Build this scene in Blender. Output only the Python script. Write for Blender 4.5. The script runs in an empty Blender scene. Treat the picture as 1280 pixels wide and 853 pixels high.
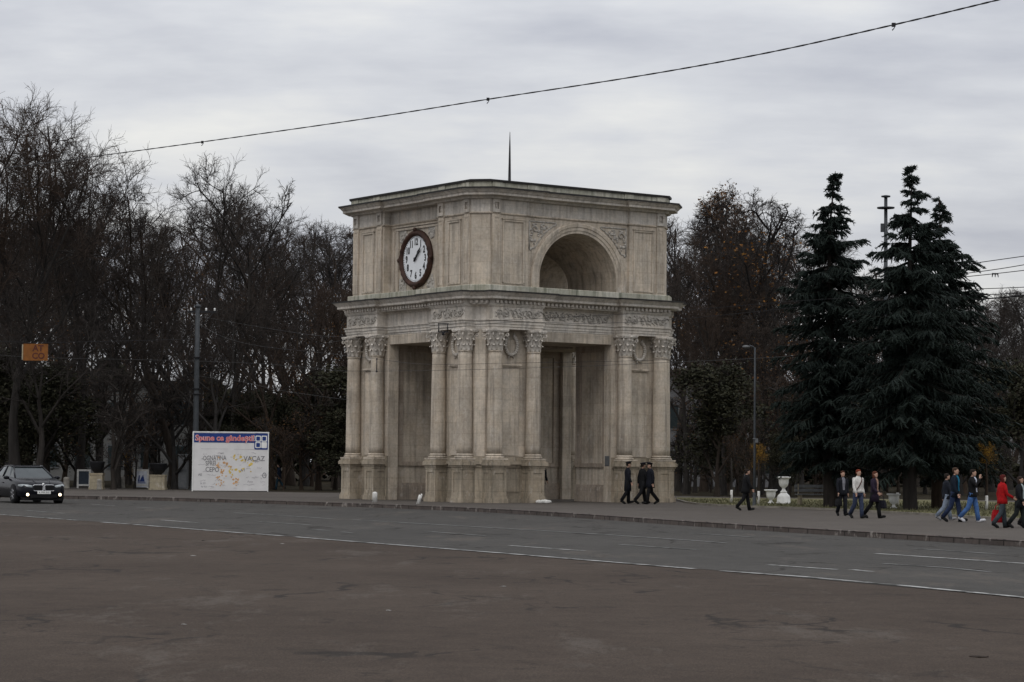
import bpy, bmesh, math, random
import numpy as np
from mathutils import Vector, Matrix

random.seed(7)
R = math.radians
scene = bpy.context.scene
col = scene.collection

# ------------------------------------------------------------------ camera (the frame everything is measured from)
FPX, PITCH, ROLL, CAMZ = 2896.8, 0.0524, 0.0092, 1.6189
def cam_ray(px, py):
    dx, dy = px - 640.0, py - 426.5
    cr, sr = math.cos(ROLL), math.sin(ROLL)
    u, v = cr*dx + sr*dy, -sr*dx + cr*dy
    d = (u/FPX, 1.0, -v/FPX)
    c, s = math.cos(PITCH), math.sin(PITCH)
    return Vector((d[0], c*d[1] - s*d[2], s*d[1] + c*d[2]))
def at(px, py, z=0.0):
    d = cam_ray(px, py); t = (z - CAMZ)/d.z
    return Vector((d.x*t, d.y*t, z))
def atY(px, py, Y):
    d = cam_ray(px, py); t = Y/d.y
    return Vector((d.x*t, Y, CAMZ + d.z*t))

cam = bpy.data.objects.new('camera', bpy.data.cameras.new('camera'))
col.objects.link(cam); scene.camera = cam
cam.data.sensor_width = 36.0; cam.data.lens = FPX*36.0/1280.0
cam.data.clip_start = 0.1; cam.data.clip_end = 6000
def _pit(v):
    c, s = math.cos(PITCH), math.sin(PITCH)
    return Vector((v[0], c*v[1] - s*v[2], s*v[1] + c*v[2]))
cr_, sr_ = math.cos(ROLL), math.sin(ROLL)
rgt, upv, fwd = _pit((cr_, 0, sr_)), _pit((-sr_, 0, cr_)), _pit((0, 1, 0))
cam.matrix_world = Matrix(((rgt.x, upv.x, -fwd.x, 0), (rgt.y, upv.y, -fwd.y, 0), (rgt.z, upv.z, -fwd.z, CAMZ), (0, 0, 0, 1)))

vs = scene.view_settings
vs.view_transform = 'Standard'; vs.look = 'None'; vs.exposure = 0.0; vs.gamma = 1.0
try: vs.use_curve_mapping = False
except Exception: pass
scene.render.engine = 'CYCLES'
scene.cycles.max_bounces = 6; scene.cycles.transparent_max_bounces = 4

# ------------------------------------------------------------------ materials
def node(nt, typ, **kw):
    n = nt.nodes.new(typ)
    for k, v in kw.items():
        if k.startswith('i_'):
            key = k[2:]
            n.inputs[int(key) if key.isdigit() else key.replace('_', ' ')].default_value = v
        else: setattr(n, k, v)
    return n
def new_mat(name):
    m = bpy.data.materials.new(name); m.use_nodes = True
    nt = m.node_tree; b = nt.nodes['Principled BSDF']
    return m, nt, b
def rgba(c): return (c[0], c[1], c[2], 1.0)
def ramp(nt, fac, stops):
    r = nt.nodes.new('ShaderNodeValToRGB')
    el = r.color_ramp.elements
    while len(el) < len(stops): el.new(0.5)
    for e, (p, c) in zip(el, stops):
        e.position = p; e.color = rgba(c) if not isinstance(c, (int, float)) else (c, c, c, 1)
    nt.links.new(fac, r.inputs[0]); return r.outputs[0]
def mixc(nt, fac, a, b, mode='MIX'):
    m = nt.nodes.new('ShaderNodeMix'); m.data_type = 'RGBA'; m.blend_type = mode
    for val, sock in ((fac, m.inputs[0]), (a, m.inputs[6]), (b, m.inputs[7])):
        if hasattr(val, 'is_linked') or hasattr(val, 'links'): nt.links.new(val, sock)
        elif isinstance(val, (int, float)): sock.default_value = val if sock == m.inputs[0] else (val, val, val, 1)
        else: sock.default_value = rgba(val)
    return m.outputs[2]
def noise(nt, vec, scale, detail=4.0, rough=0.55, scl=None):
    if scl is not None:
        mp = node(nt, 'ShaderNodeMapping'); mp.inputs['Scale'].default_value = scl
        nt.links.new(vec, mp.inputs[0]); vec = mp.outputs[0]
    n = node(nt, 'ShaderNodeTexNoise'); n.inputs['Scale'].default_value = scale
    n.inputs['Detail'].default_value = detail; n.inputs['Roughness'].default_value = rough
    nt.links.new(vec, n.inputs['Vector']); return n.outputs[0]
def bump(nt, b, h, strength=0.3, dist=0.02):
    bm_ = node(nt, 'ShaderNodeBump'); bm_.inputs['Strength'].default_value = strength; bm_.inputs['Distance'].default_value = dist
    nt.links.new(h, bm_.inputs['Height']); nt.links.new(bm_.outputs[0], b.inputs['Normal'])

def plain(name, c, rough=0.7, metal=0.0, var=0.18, scale=6.0, spec=0.3):
    m, nt, b = new_mat(name)
    tc = node(nt, 'ShaderNodeTexCoord')
    f = noise(nt, tc.outputs['Object'], scale, 4)
    colr = ramp(nt, f, [(0.3, tuple(x*(1-var) for x in c)), (0.7, tuple(min(1, x*(1+var)) for x in c))])
    nt.links.new(colr, b.inputs['Base Color'])
    b.inputs['Roughness'].default_value = rough; b.inputs['Metallic'].default_value = metal
    b.inputs['Specular IOR Level'].default_value = spec
    return m

def stone(name, c1, c2, joint, row=0.46, width=0.95, streak=0.5, jointsize=0.007, grime=(0.11, 0.10, 0.088)):
    m, nt, b = new_mat(name)
    tc = node(nt, 'ShaderNodeTexCoord'); oi = node(nt, 'ShaderNodeObjectInfo')
    br = node(nt, 'ShaderNodeTexBrick', offset=0.5)
    br.inputs['Color1'].default_value = rgba(c1); br.inputs['Color2'].default_value = rgba(c2); br.inputs['Mortar'].default_value = rgba(joint)
    br.inputs['Scale'].default_value = 1.0; br.inputs['Mortar Size'].default_value = jointsize; br.inputs['Mortar Smooth'].default_value = 0.4
    br.inputs['Brick Width'].default_value = width; br.inputs['Row Height'].default_value = row; br.inputs['Bias'].default_value = 0.0
    nt.links.new(tc.outputs['UV'], br.inputs['Vector'])
    # per-object offset so that copies are weathered differently
    off = node(nt, 'ShaderNodeVectorMath', operation='SCALE'); off.inputs[0].default_value = (37.0, 91.0, 13.0)
    nt.links.new(oi.outputs['Random'], off.inputs[3])
    vec = node(nt, 'ShaderNodeVectorMath', operation='ADD'); nt.links.new(tc.outputs['Object'], vec.inputs[0]); nt.links.new(off.outputs[0], vec.inputs[1])
    v = vec.outputs[0]
    big = ramp(nt, noise(nt, v, 0.7, 5, 0.6), [(0.30, 0.72), (0.50, 0.97), (0.68, 1.14)])
    c = mixc(nt, 1.0, br.outputs[0], big, 'MULTIPLY')
    fine = ramp(nt, noise(nt, v, 9.0, 6, 0.7), [(0.25, 0.76), (0.75, 1.18)])
    c = mixc(nt, 1.0, c, fine, 'MULTIPLY')
    warm = ramp(nt, noise(nt, v, 1.6, 4, 0.6), [(0.42, 0.0), (0.72, 1.0)])
    c = mixc(nt, 1.0, c, mixc(nt, warm, (1.0, 0.99, 0.97), (1.02, 0.97, 0.90)), 'MULTIPLY')
    st = ramp(nt, noise(nt, v, 1.0, 5, 0.62, (5.0, 5.0, 0.32)), [(0.47, 0.0), (0.70, streak)])
    c = mixc(nt, st, c, grime)
    pale_ = ramp(nt, noise(nt, v, 2.3, 6, 0.7, (1.4, 1.4, .8)), [(0.57, 0.0), (0.72, 0.55)])
    c = mixc(nt, pale_, c, (0.60, 0.55, 0.50))
    blot = ramp(nt, noise(nt, v, 3.1, 6, 0.7), [(0.58, 0.0), (0.78, 0.42)])
    c = mixc(nt, blot, c, (0.17, 0.155, 0.12))
    nt.links.new(c, b.inputs['Base Color'])
    b.inputs['Roughness'].default_value = 0.93; b.inputs['Specular IOR Level'].default_value = 0.15
    hh = node(nt, 'ShaderNodeMath', operation='MULTIPLY_ADD'); hh.inputs[1].default_value = -0.9
    nt.links.new(br.outputs[1], hh.inputs[0]); nt.links.new(noise(nt, v, 14, 5, 0.7), hh.inputs[2])
    bump(nt, b, hh.outputs[0], 0.28, 0.015)
    return m

M = {}
M['stone'] = stone('limestone', (0.54, 0.48, 0.405), (0.475, 0.422, 0.358), (0.38, 0.335, 0.283), streak=0.55)
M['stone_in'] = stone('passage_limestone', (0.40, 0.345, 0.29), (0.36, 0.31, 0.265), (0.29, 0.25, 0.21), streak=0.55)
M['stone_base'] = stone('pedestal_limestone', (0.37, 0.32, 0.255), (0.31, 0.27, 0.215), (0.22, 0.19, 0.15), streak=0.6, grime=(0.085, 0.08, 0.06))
M['stone_grey'] = stone('carved_limestone', (0.60, 0.565, 0.52), (0.53, 0.50, 0.46), (0.43, 0.40, 0.365), row=2.0, width=1.6, streak=0.5)
M['stone_ledge'] = stone('weathered_ledge', (0.50, 0.49, 0.43), (0.37, 0.37, 0.31), (0.2, 0.2, 0.17), row=2.0, width=1.3, streak=0.75, grime=(0.09, 0.10, 0.07))
M['carve'] = plain('carved_relief', (0.36, 0.335, 0.30), 0.95, 0, 0.35, 8)
M['flash'] = plain('dark_flashing', (0.028, 0.026, 0.025), 0.6, 0.3)
M['iron'] = plain('black_iron', (0.022, 0.022, 0.024), 0.5, 0.5)
M['wire'] = plain('dull_wire', (0.05, 0.05, 0.05), 0.7)
M['steel'] = plain('grey_painted_steel', (0.13, 0.135, 0.14), 0.55, 0.2)
M['pole'] = plain('pole_paint', (0.045, 0.050, 0.055), 0.6, 0.1)
M['dial'] = plain('clock_dial', (0.72, 0.74, 0.76), 0.45, 0, 0.06, 2.0)
M['rim'] = plain('rusty_bronze', (0.052, 0.026, 0.018), 0.65, 0.2, 0.55, 3.5)
M['ink'] = plain('black_paint', (0.020, 0.020, 0.022), 0.6)
M['white'] = plain('white_paint', (0.74, 0.74, 0.72), 0.6, 0, 0.10, 5)
M['whitepost'] = plain('whitewash', (0.60, 0.59, 0.56), 0.85, 0, 0.25, 9)
M['granite'] = stone('kerb_granite', (0.105, 0.088, 0.082), (0.080, 0.068, 0.064), (0.03, 0.026, 0.024), row=2.0, width=1.0, streak=0.5, jointsize=0.03, grime=(.04, .036, .033))
M['tan'] = stone('pedestal_stone', (0.34, 0.30, 0.22), (0.30, 0.26, 0.19), (0.17, 0.15, 0.11), row=0.37, width=0.8, streak=0.5)
M['rubber'] = plain('tyre_rubber', (0.012, 0.012, 0.012), 0.85)
M['dark'] = plain('dark_cavity', (0.006, 0.006, 0.007), 0.9)
M['chrome'] = plain('chrome', (0.55, 0.55, 0.56), 0.2, 0.9, 0.05)
M['alloy'] = plain('alloy', (0.32, 0.32, 0.33), 0.35, 0.6, 0.1)
M['skin'] = plain('skin', (0.42, 0.26, 0.19), 0.6, 0, 0.08)
M['blue'] = plain('blue_vinyl', (0.012, 0.040, 0.19), 0.5, 0, 0.1)
M['pink'] = plain('pink_letter_vinyl', (0.60, 0.16, 0.16), 0.5, 0, 0.1)
M['vinyl'] = plain('white_vinyl', (0.66, 0.65, 0.645), 0.55, 0, 0.07, 2)
M['yellowpaint'] = plain('yellow_paint', (0.62, 0.46, 0.12), 0.7, 0, 0.3, 6)
M['orangepaint'] = plain('orange_paint', (0.58, 0.34, 0.16), 0.7, 0, 0.3, 6)
M['pen'] = plain('pen_marks', (0.20, 0.20, 0.22), 0.8, 0, 0.3, 6)
M['penlight'] = plain('faint_pen_marks', (0.42, 0.40, 0.42), 0.8, 0, 0.2, 6)
M['orange'] = plain('orange_sign_paint', (0.20, 0.072, 0.012), 0.6, 0, 0.2, 5)
M['orangedark'] = plain('rust_red_letters', (0.085, 0.022, 0.012), 0.6, 0, 0.2, 5)

def bark(name, c, var=0.4):
    m, nt, b = new_mat(name)
    tc = node(nt, 'ShaderNodeTexCoord')
    f = noise(nt, tc.outputs['Object'], 2.2, 6, 0.7, (3, 3, 0.6))
    oi = node(nt, 'ShaderNodeObjectInfo')
    colr = ramp(nt, f, [(0.3, tuple(x*(1-var) for x in c)), (0.7, tuple(x*(1+var) for x in c))])
    tint = ramp(nt, oi.outputs['Random'], [(0.0, (0.80, 0.85, 0.92)), (0.5, (1.0, 1.0, 1.0)), (1.0, (1.25, 1.02, 0.85))])
    nt.links.new(mixc(nt, 1.0, colr, tint, 'MULTIPLY'), b.inputs['Base Color'])
    b.inputs['Roughness'].default_value = 0.95; b.inputs['Specular IOR Level'].default_value = 0.1
    bump(nt, b, f, 0.6, 0.03)
    return m
M['bark'] = bark('bark', (0.034, 0.030, 0.027))
M['twig'] = bark('twig_bark', (0.046, 0.039, 0.035))
M['birch'] = bark('pale_bark', (0.16, 0.15, 0.14))
M['spruce_twig'] = bark('spruce_twig', (0.012, 0.012, 0.010))
M['spruce_bark'] = bark('spruce_bark', (0.032, 0.027, 0.024))
def leafmat(name, a, bcol):
    m, nt, b = new_mat(name)
    g = node(nt, 'ShaderNodeNewGeometry')
    nt.links.new(ramp(nt, g.outputs['Random Per Island'], [(0.0, a), (1.0, bcol)]), b.inputs['Base Color'])
    b.inputs['Roughness'].default_value = 0.8; b.inputs['Specular IOR Level'].default_value = 0.2
    return m
M['needles'] = leafmat('spruce_needles', (0.006, 0.011, 0.0095), (0.017, 0.025, 0.020))
M['leaf_brown'] = leafmat('withered_leaves', (0.07, 0.036, 0.016), (0.13, 0.068, 0.026))
M['leaf_orange'] = leafmat('orange_leaves', (0.16, 0.065, 0.017), (0.24, 0.12, 0.03))
M['leaf_yellow'] = leafmat('yellow_leaves', (0.26, 0.13, 0.018), (0.36, 0.21, 0.03))
M['leaf_dull'] = leafmat('dull_green_leaves', (0.016, 0.018, 0.010), (0.036, 0.034, 0.018))
M['grassblade'] = leafmat('grass_blades', (0.055, 0.058, 0.026), (0.125, 0.115, 0.065))

def ground_mat(name, ca, cb, patch, crack=False, spec=0.12, tint=None, fine=(0.75, 1.2)):
    m, nt, b = new_mat(name)
    tc = node(nt, 'ShaderNodeTexCoord'); v = tc.outputs['Object']
    c = ramp(nt, noise(nt, v, patch, 6, 0.6), [(0.35, ca), (0.65, cb)])
    c = mixc(nt, 1.0, c, ramp(nt, noise(nt, v, 30, 5, 0.8), [(0.3, fine[0]), (0.7, fine[1])]), 'MULTIPLY')
    c = mixc(nt, 1.0, c, ramp(nt, noise(nt, v, 2.3, 5, 0.7), [(0.3, 0.84), (0.7, 1.12)]), 'MULTIPLY')
    if crack:
        # repaired strips, oil marks and long cracks that run roughly along the road
        mp = node(nt, 'ShaderNodeMapping'); mp.inputs['Rotation'].default_value = (0, 0, R(28)); mp.inputs['Scale'].default_value = (0.55, 0.14, 1)
        wv = node(nt, 'ShaderNodeVectorMath', operation='ADD')
        nz = node(nt, 'ShaderNodeTexNoise'); nz.inputs['Scale'].default_value = 0.8; nz.inputs['Detail'].default_value = 6
        nt.links.new(v, nz.inputs['Vector'])
        sc_ = node(nt, 'ShaderNodeVectorMath', operation='SCALE'); sc_.inputs[3].default_value = 1.6
        nt.links.new(nz.outputs[1], sc_.inputs[0]); nt.links.new(v, wv.inputs[0]); nt.links.new(sc_.outputs[0], wv.inputs[1])
        nt.links.new(wv.outputs[0], mp.inputs[0])
        vo = node(nt, 'ShaderNodeTexVoronoi', feature='DISTANCE_TO_EDGE'); vo.inputs['Scale'].default_value = 1.0
        nt.links.new(mp.outputs[0], vo.inputs['Vector'])
        line = ramp(nt, vo.outputs['Distance'], [(0.0, 1.0), (0.020, 0.8), (0.030, 0.0)])
        gate = ramp(nt, noise(nt, v, 0.22, 4, 0.6), [(0.51, 0.0), (0.58, 0.9)])
        c = mixc(nt, mixc(nt, 1.0, line, gate, 'MULTIPLY'), c, (0.020, 0.017, 0.015))
        seam = ramp(nt, noise(nt, mp.outputs[0], 2.2, 7, 0.7, (.5, 4.0, 1)), [(0.61, 0.0), (0.66, 0.5)])
        c = mixc(nt, seam, c, (0.020, 0.017, 0.015))
        oil = ramp(nt, noise(nt, v, 0.9, 8, 0.75, (1.0, 0.45, 1)), [(0.60, 0.0), (0.66, 0.30)])
        c = mixc(nt, oil, c, (0.024, 0.020, 0.018))
        pale = ramp(nt, noise(nt, v, 0.42, 8, 0.78, (1.0, 0.30, 1)), [(0.55, 0.0), (0.62, 0.5)])
        c = mixc(nt, pale, c, (0.100, 0.086, 0.074))
        grit = ramp(nt, noise(nt, v, 70, 3, 0.9), [(0.35, 0.50), (0.5, 0.95), (0.66, 1.7)])
        c = mixc(nt, 1.0, c, grit, 'MULTIPLY')
    nt.links.new(c, b.inputs['Base Color'])
    b.inputs['Roughness'].default_value = 0.95; b.inputs['Specular IOR Level'].default_value = spec
    bump(nt, b, noise(nt, v, 45, 4, 0.8), 0.5, 0.01)
    return m
M['plaza'] = ground_mat('brown_asphalt', (0.049, 0.0365, 0.0285), (0.068, 0.052, 0.041), 0.12, True)
M['road'] = ground_mat('grey_asphalt', (0.055, 0.052, 0.048), (0.067, 0.063, 0.058), 0.15, True)
M['pavement'] = ground_mat('pavement_asphalt', (0.078, 0.068, 0.060), (0.096, 0.084, 0.074), 0.2)
M['litter'] = ground_mat('leaf_litter', (0.022, 0.019, 0.014), (0.036, 0.030, 0.020), 0.4, spec=0.02, fine=(0.5, 1.5))
M['lawn'] = ground_mat('autumn_lawn', (0.085, 0.085, 0.040), (0.150, 0.135, 0.070), 0.35, fine=(0.6, 1.4))
def paintmat(name, c):
    m, nt, b = new_mat(name)
    tc = node(nt, 'ShaderNodeTexCoord')
    f = ramp(nt, noise(nt, tc.outputs['Object'], 2.2, 8, 0.8), [(0.42, 0.0), (0.54, 1.0)])
    nt.links.new(mixc(nt, f, (0.065, 0.065, 0.062), c), b.inputs['Base Color'])
    b.inputs['Roughness'].default_value = 0.9; b.inputs['Specular IOR Level'].default_value = 0.1
    return m
M['line'] = paintmat('worn_road_paint', (0.36, 0.36, 0.35))
M['linefaint'] = paintmat('faded_road_paint', (0.20, 0.20, 0.195))

def carpaint():
    m, nt, b = new_mat('dark_car_paint')
    tc = node(nt, 'ShaderNodeTexCoord')
    f = noise(nt, tc.outputs['Object'], 3.0, 3)
    nt.links.new(ramp(nt, f, [(0.3, (0.004, 0.0045, 0.007)), (0.7, (0.006, 0.0065, 0.010))]), b.inputs['Base Color'])
    b.inputs['Roughness'].default_value = 0.25; b.inputs['Specular IOR Level'].default_value = 0.14; b.inputs['Coat Weight'].default_value = 0.04; b.inputs['Coat Roughness'].default_value = 0.05
    return m
M['carpaint'] = carpaint()
def glassmat():
    m, nt, b = new_mat('tinted_car_glass')
    tc = node(nt, 'ShaderNodeTexCoord')
    nt.links.new(ramp(nt, noise(nt, tc.outputs['Object'], 2.0), [(0.3, (0.020, 0.028, 0.030)), (0.7, (0.034, 0.044, 0.046))]), b.inputs['Base Color'])
    b.inputs['Roughness'].default_value = 0.08; b.inputs['Specular IOR Level'].default_value = 0.35
    return m
M['glass'] = glassmat()
def emit(name, c, s):
    m, nt, b = new_mat(name)
    b.inputs['Base Color'].default_value = rgba(c); b.inputs['Emission Color'].default_value = rgba(c); b.inputs['Emission Strength'].default_value = s
    return m
M['foglight'] = emit('lit_fog_lamp', (1.0, 0.80, 0.55), 4.0)
_cloth = {}
def cloth(c):
    k = tuple(round(x, 4) for x in c)
    if k not in _cloth: _cloth[k] = plain('fabric', c, 0.92, 0, 0.25, 14, 0.15)
    return _cloth[k]

# ------------------------------------------------------------------ mesh helpers
def tag(o, label=None, cat=None, group=None, kind=None):
    if label: o['label'] = label
    if cat: o['category'] = cat
    if group: o['group'] = group
    if kind: o['kind'] = kind
    return o
def empty(name, loc=(0, 0, 0), rz=0.0):
    o = bpy.data.objects.new(name, None); col.objects.link(o)
    o.location = loc; o.rotation_euler = (0, 0, rz); return o
def link_mesh(name, me, mats, parent=None):
    o = bpy.data.objects.new(name, me); col.objects.link(o)
    if mats is not None:
        for m in (mats if isinstance(mats, (list, tuple)) else [mats]): me.materials.append(m)
    if parent is not None: o.parent = parent
    return o
def copy_tree(o, parent=None):
    kids = list(o.children)
    c = o.copy(); col.objects.link(c)
    if parent is not None: c.parent = parent
    for ch in kids: copy_tree(ch, c)
    return c

class MB:
    def __init__(s): s.v = []; s.f = []; s.sm = []; s.mi = []; s.cur = 0
    def add(s, vs_, fs, smooth=False, mi=None):
        b = len(s.v); s.v.extend([tuple(p) for p in vs_])
        for f in fs:
            s.f.append(tuple(i + b for i in f)); s.sm.append(smooth); s.mi.append(s.cur if mi is None else mi)
    def box(s, c, size, M_=None, **k):
        x, y, z = [d/2 for d in size]
        P = [Vector((sx*x, sy*y, sz*z)) for sz in (-1, 1) for sy in (-1, 1) for sx in (-1, 1)]
        if M_ is not None: P = [M_ @ p for p in P]
        P = [p + Vector(c) for p in P]
        s.add(P, [(0, 2, 3, 1), (4, 5, 7, 6), (0, 1, 5, 4), (2, 6, 7, 3), (0, 4, 6, 2), (1, 3, 7, 5)], **k)
    def prism(s, poly, z0, z1, **k):
        n = len(poly)
        P = [(x, y, z0) for x, y in poly] + [(x, y, z1) for x, y in poly]
        s.add(P, [tuple(range(n - 1, -1, -1)), tuple(range(n, 2*n))] + [(i, (i + 1) % n, n + (i + 1) % n, n + i) for i in range(n)], **k)
    def tube(s, pts, rad, n=6, caps=True, smooth=True, squash=None, **k):
        pts = [Vector(p) for p in pts]
        if not isinstance(rad, (list, tuple)): rad = [rad]*len(pts)
        V = []; ref = None
        for i, p in enumerate(pts):
            t = (pts[min(i + 1, len(pts) - 1)] - pts[max(i - 1, 0)]).normalized()
            if ref is None: ref = Vector((1, 0, 0)) if abs(t.x) < 0.8 else Vector((0, 1, 0))
            a = (ref - t*ref.dot(t)).normalized(); b_ = t.cross(a); ref = a
            for j in range(n):
                an = 2*math.pi*j/n
                V.append(p + a*math.cos(an)*rad[i] + b_*math.sin(an)*rad[i])
        F = [(i*n + j, i*n + (j + 1) % n, (i + 1)*n + (j + 1) % n, (i + 1)*n + j) for i in range(len(pts) - 1) for j in range(n)]
        if caps: F += [tuple(range(n - 1, -1, -1)), tuple(range((len(pts) - 1)*n, len(pts)*n))]
        s.add(V, F, smooth, **k)
    def lathe(s, prof, n=20, c=(0, 0, 0), smooth=True, caps=True, sx=1, sy=1, **k):
        V = [(c[0] + r*sx*math.cos(2*math.pi*j/n), c[1] + r*sy*math.sin(2*math.pi*j/n), c[2] + z) for r, z in prof for j in range(n)]
        m = len(prof)
        F = [(i*n + j, i*n + (j + 1) % n, (i + 1)*n + (j + 1) % n, (i + 1)*n + j) for i in range(m - 1) for j in range(n)]
        if caps: F += [tuple(range(n - 1, -1, -1)), tuple(range((m - 1)*n, m*n))]
        s.add(V, F, smooth, **k)
    def loft(s, rings, smooth=True, caps=True, closed=True, **k):
        n = len(rings[0]); V = [p for r in rings for p in r]; m = len(rings)
        rng = range(n) if closed else range(n - 1)
        F = [(i*n + j, i*n + (j + 1) % n, (i + 1)*n + (j + 1) % n, (i + 1)*n + j) for i in range(m - 1) for j in rng]
        if caps: F += [tuple(range(n - 1, -1, -1)), tuple(range((m - 1)*n, m*n))]
        s.add(V, F, smooth, **k)
    def ball(s, c, r, n=10, m=7, **k):
        rx, ry, rz = r if isinstance(r, (tuple, list)) else (r, r, r)
        rings = []
        for i in range(m + 1):
            a = -math.pi/2 + math.pi*(i + 0.001)/(m + 0.002)
            rings.append([(c[0] + rx*math.cos(a)*math.cos(2*math.pi*j/n), c[1] + ry*math.cos(a)*math.sin(2*math.pi*j/n), c[2] + rz*math.sin(a)) for j in range(n)])
        s.loft(rings, **k)
    def sweep(s, plan, prof, closed=True, **k):
        """cross-section prof [(outward offset, z)] carried round a plan polygon, mitred (plan anticlockwise: outside on the right)"""
        n = len(plan); rings = []
        nor = []
        for i in range(n if closed else n - 1):
            a, b_ = plan[i], plan[(i + 1) % n]; dx, dy = b_[0] - a[0], b_[1] - a[1]; L = math.hypot(dx, dy)
            nor.append((dy/L, -dx/L))
        for off, z in prof:
            ring = []
            for i in range(n):
                if closed: n1, n2 = nor[i - 1], nor[i]
                else: n1, n2 = nor[max(i - 1, 0)], nor[min(i, n - 2)]
                q = 1 + n1[0]*n2[0] + n1[1]*n2[1]
                ring.append((plan[i][0] + off*(n1[0] + n2[0])/q, plan[i][1] + off*(n1[1] + n2[1])/q, z))
            rings.append(ring)
        s.loft(rings, smooth=False, caps=False, closed=closed, **k)
    def mesh(s, name):
        me = bpy.data.meshes.new(name)
        me.from_pydata(s.v, [], s.f)
        me.polygons.foreach_set('use_smooth', s.sm); me.polygons.foreach_set('material_index', s.mi)
        add_uv(me); me.update(); return me
    def build(s, name, mats, parent=None): return link_mesh(name, s.mesh(name), mats, parent)

def add_uv(me):
    uv = me.uv_layers.new(name='UVMap') if not me.uv_layers else me.uv_layers[0]
    co = me.vertices
    for p in me.polygons:
        n = p.normal
        if abs(n.z) > 0.75:
            for li in p.loop_indices:
                c = co[me.loops[li].vertex_index].co; uv.data[li].uv = (c.x, c.y)
        else:
            l = math.hypot(n.x, n.y); tx, ty = -n.y/l, n.x/l
            for li in p.loop_indices:
                c = co[me.loops[li].vertex_index].co; uv.data[li].uv = (c.x*tx + c.y*ty, c.z)

def np_mesh(name, V, Q, tris=None, matidx=None, smooth=True):
    """fast mesh from arrays: V (n,3), Q (m,4) quads, tris (k,3)"""
    me = bpy.data.meshes.new(name)
    nq = len(Q); nt_ = 0 if tris is None else len(tris)
    me.vertices.add(len(V)); me.vertices.foreach_set('co', np.ascontiguousarray(V, dtype=np.float32).ravel())
    idx = np.asarray(Q, dtype=np.int32).ravel()
    if nt_: idx = np.concatenate([idx, np.asarray(tris, dtype=np.int32).ravel()])
    me.loops.add(len(idx)); me.loops.foreach_set('vertex_index', idx)
    me.polygons.add(nq + nt_)
    st = np.concatenate([np.arange(nq)*4, nq*4 + np.arange(nt_)*3]).astype(np.int32)
    me.polygons.foreach_set('loop_start', st)
    try: me.polygons.foreach_set('loop_total', np.concatenate([np.full(nq, 4), np.full(nt_, 3)]).astype(np.int32))
    except Exception: pass
    if matidx is not None: me.polygons.foreach_set('material_index', np.asarray(matidx, dtype=np.int32))
    me.polygons.foreach_set('use_smooth', np.full(nq + nt_, smooth))
    me.update(calc_edges=True); me.validate(); return me

def text_mesh(body, size, extrude=0.004, align='CENTER', name='lettering', bold=0.0):
    cu = bpy.data.curves.new(name, 'FONT'); cu.body = body; cu.size = size; cu.extrude = extrude; cu.align_x = align; cu.align_y = 'CENTER'
    cu.offset = bold; cu.resolution_u = 3
    o = bpy.data.objects.new(name, cu); col.objects.link(o)
    dg = bpy.context.evaluated_depsgraph_get()
    me = bpy.data.meshes.new_from_object(o.evaluated_get(dg)); me.name = name
    bpy.data.objects.remove(o); bpy.data.curves.remove(cu); me.materials.clear()
    return me

# ------------------------------------------------------------------ sky and sun
SUN_EL, SUN_AZ = R(48), R(200)       # behind and a little to the left of the camera
w = bpy.data.worlds.new('World'); scene.world = w; w.use_nodes = True
nt = w.node_tree; nt.nodes.clear()
out = node(nt, 'ShaderNodeOutputWorld'); bg = node(nt, 'ShaderNodeBackground'); bg.inputs[1].default_value = 0.1
nt.links.new(bg.outputs[0], out.inputs[0])
sky = node(nt, 'ShaderNodeTexSky', sky_type='NISHITA'); sky.sun_disc = False
sky.sun_elevation = SUN_EL; sky.sun_rotation = SUN_AZ; sky.dust_density = 4.0; sky.air_density = 1.5
tc = node(nt, 'ShaderNodeTexCoord'); sep = node(nt, 'ShaderNodeSeparateXYZ'); nt.links.new(tc.outputs['Generated'], sep.inputs[0])
def wm(op, a, b_=None):
    n = node(nt, 'ShaderNodeMath', operation=op)
    for i, x in enumerate((a, b_)):
        if x is None: continue
        if isinstance(x, (int, float)): n.inputs[i].default_value = x
        else: nt.links.new(x, n.inputs[i])
    return n.outputs[0]
zc = wm('MAXIMUM', sep.outputs[2], 0.0)
den = wm('ADD', zc, 0.20)
cmb = node(nt, 'ShaderNodeCombineXYZ')
nt.links.new(wm('DIVIDE', sep.outputs[0], den), cmb.inputs[0]); nt.links.new(wm('DIVIDE', sep.outputs[1], den), cmb.inputs[1])
big = noise(nt, cmb.outputs[0], 0.85, 7, 0.55, (1.0, 1.9, 1.0))
fin = noise(nt, cmb.outputs[0], 2.6, 8, 0.62, (1.0, 2.2, 1.0))
mass = noise(nt, tc.outputs['Generated'], 1.0, 5, 0.5, (6.0, 6.0, 21.0))
f = wm('ADD', wm('ADD', wm('MULTIPLY', big, 0.36), wm('MULTIPLY', fin, 0.16)), wm('MULTIPLY', mass, 0.48))
cl = ramp(nt, f, [(0.40, (4.15, 4.3, 4.8)), (0.50, (5.45, 5.58, 5.9)), (0.60, (6.95, 6.93, 6.75))])
lum = wm('ADD', 1.0, wm('MULTIPLY', wm('POWER', zc, 0.8), 1.25))     # an overcast sky is brighter overhead
cl = mixc(nt, 1.0, cl, lum, 'MULTIPLY')
nt.links.new(mixc(nt, 0.94, sky.outputs[0], cl), bg.inputs[0])
sd = bpy.data.lights.new('sun', 'SUN'); sd.energy = 0.6; sd.angle = R(25); sd.color = (1.0, 0.97, 0.93)
so = bpy.data.objects.new('sun', sd); col.objects.link(so)
sdir = Vector((math.sin(SUN_AZ)*math.cos(SUN_EL), math.cos(SUN_AZ)*math.cos(SUN_EL), math.sin(SUN_EL)))
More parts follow.
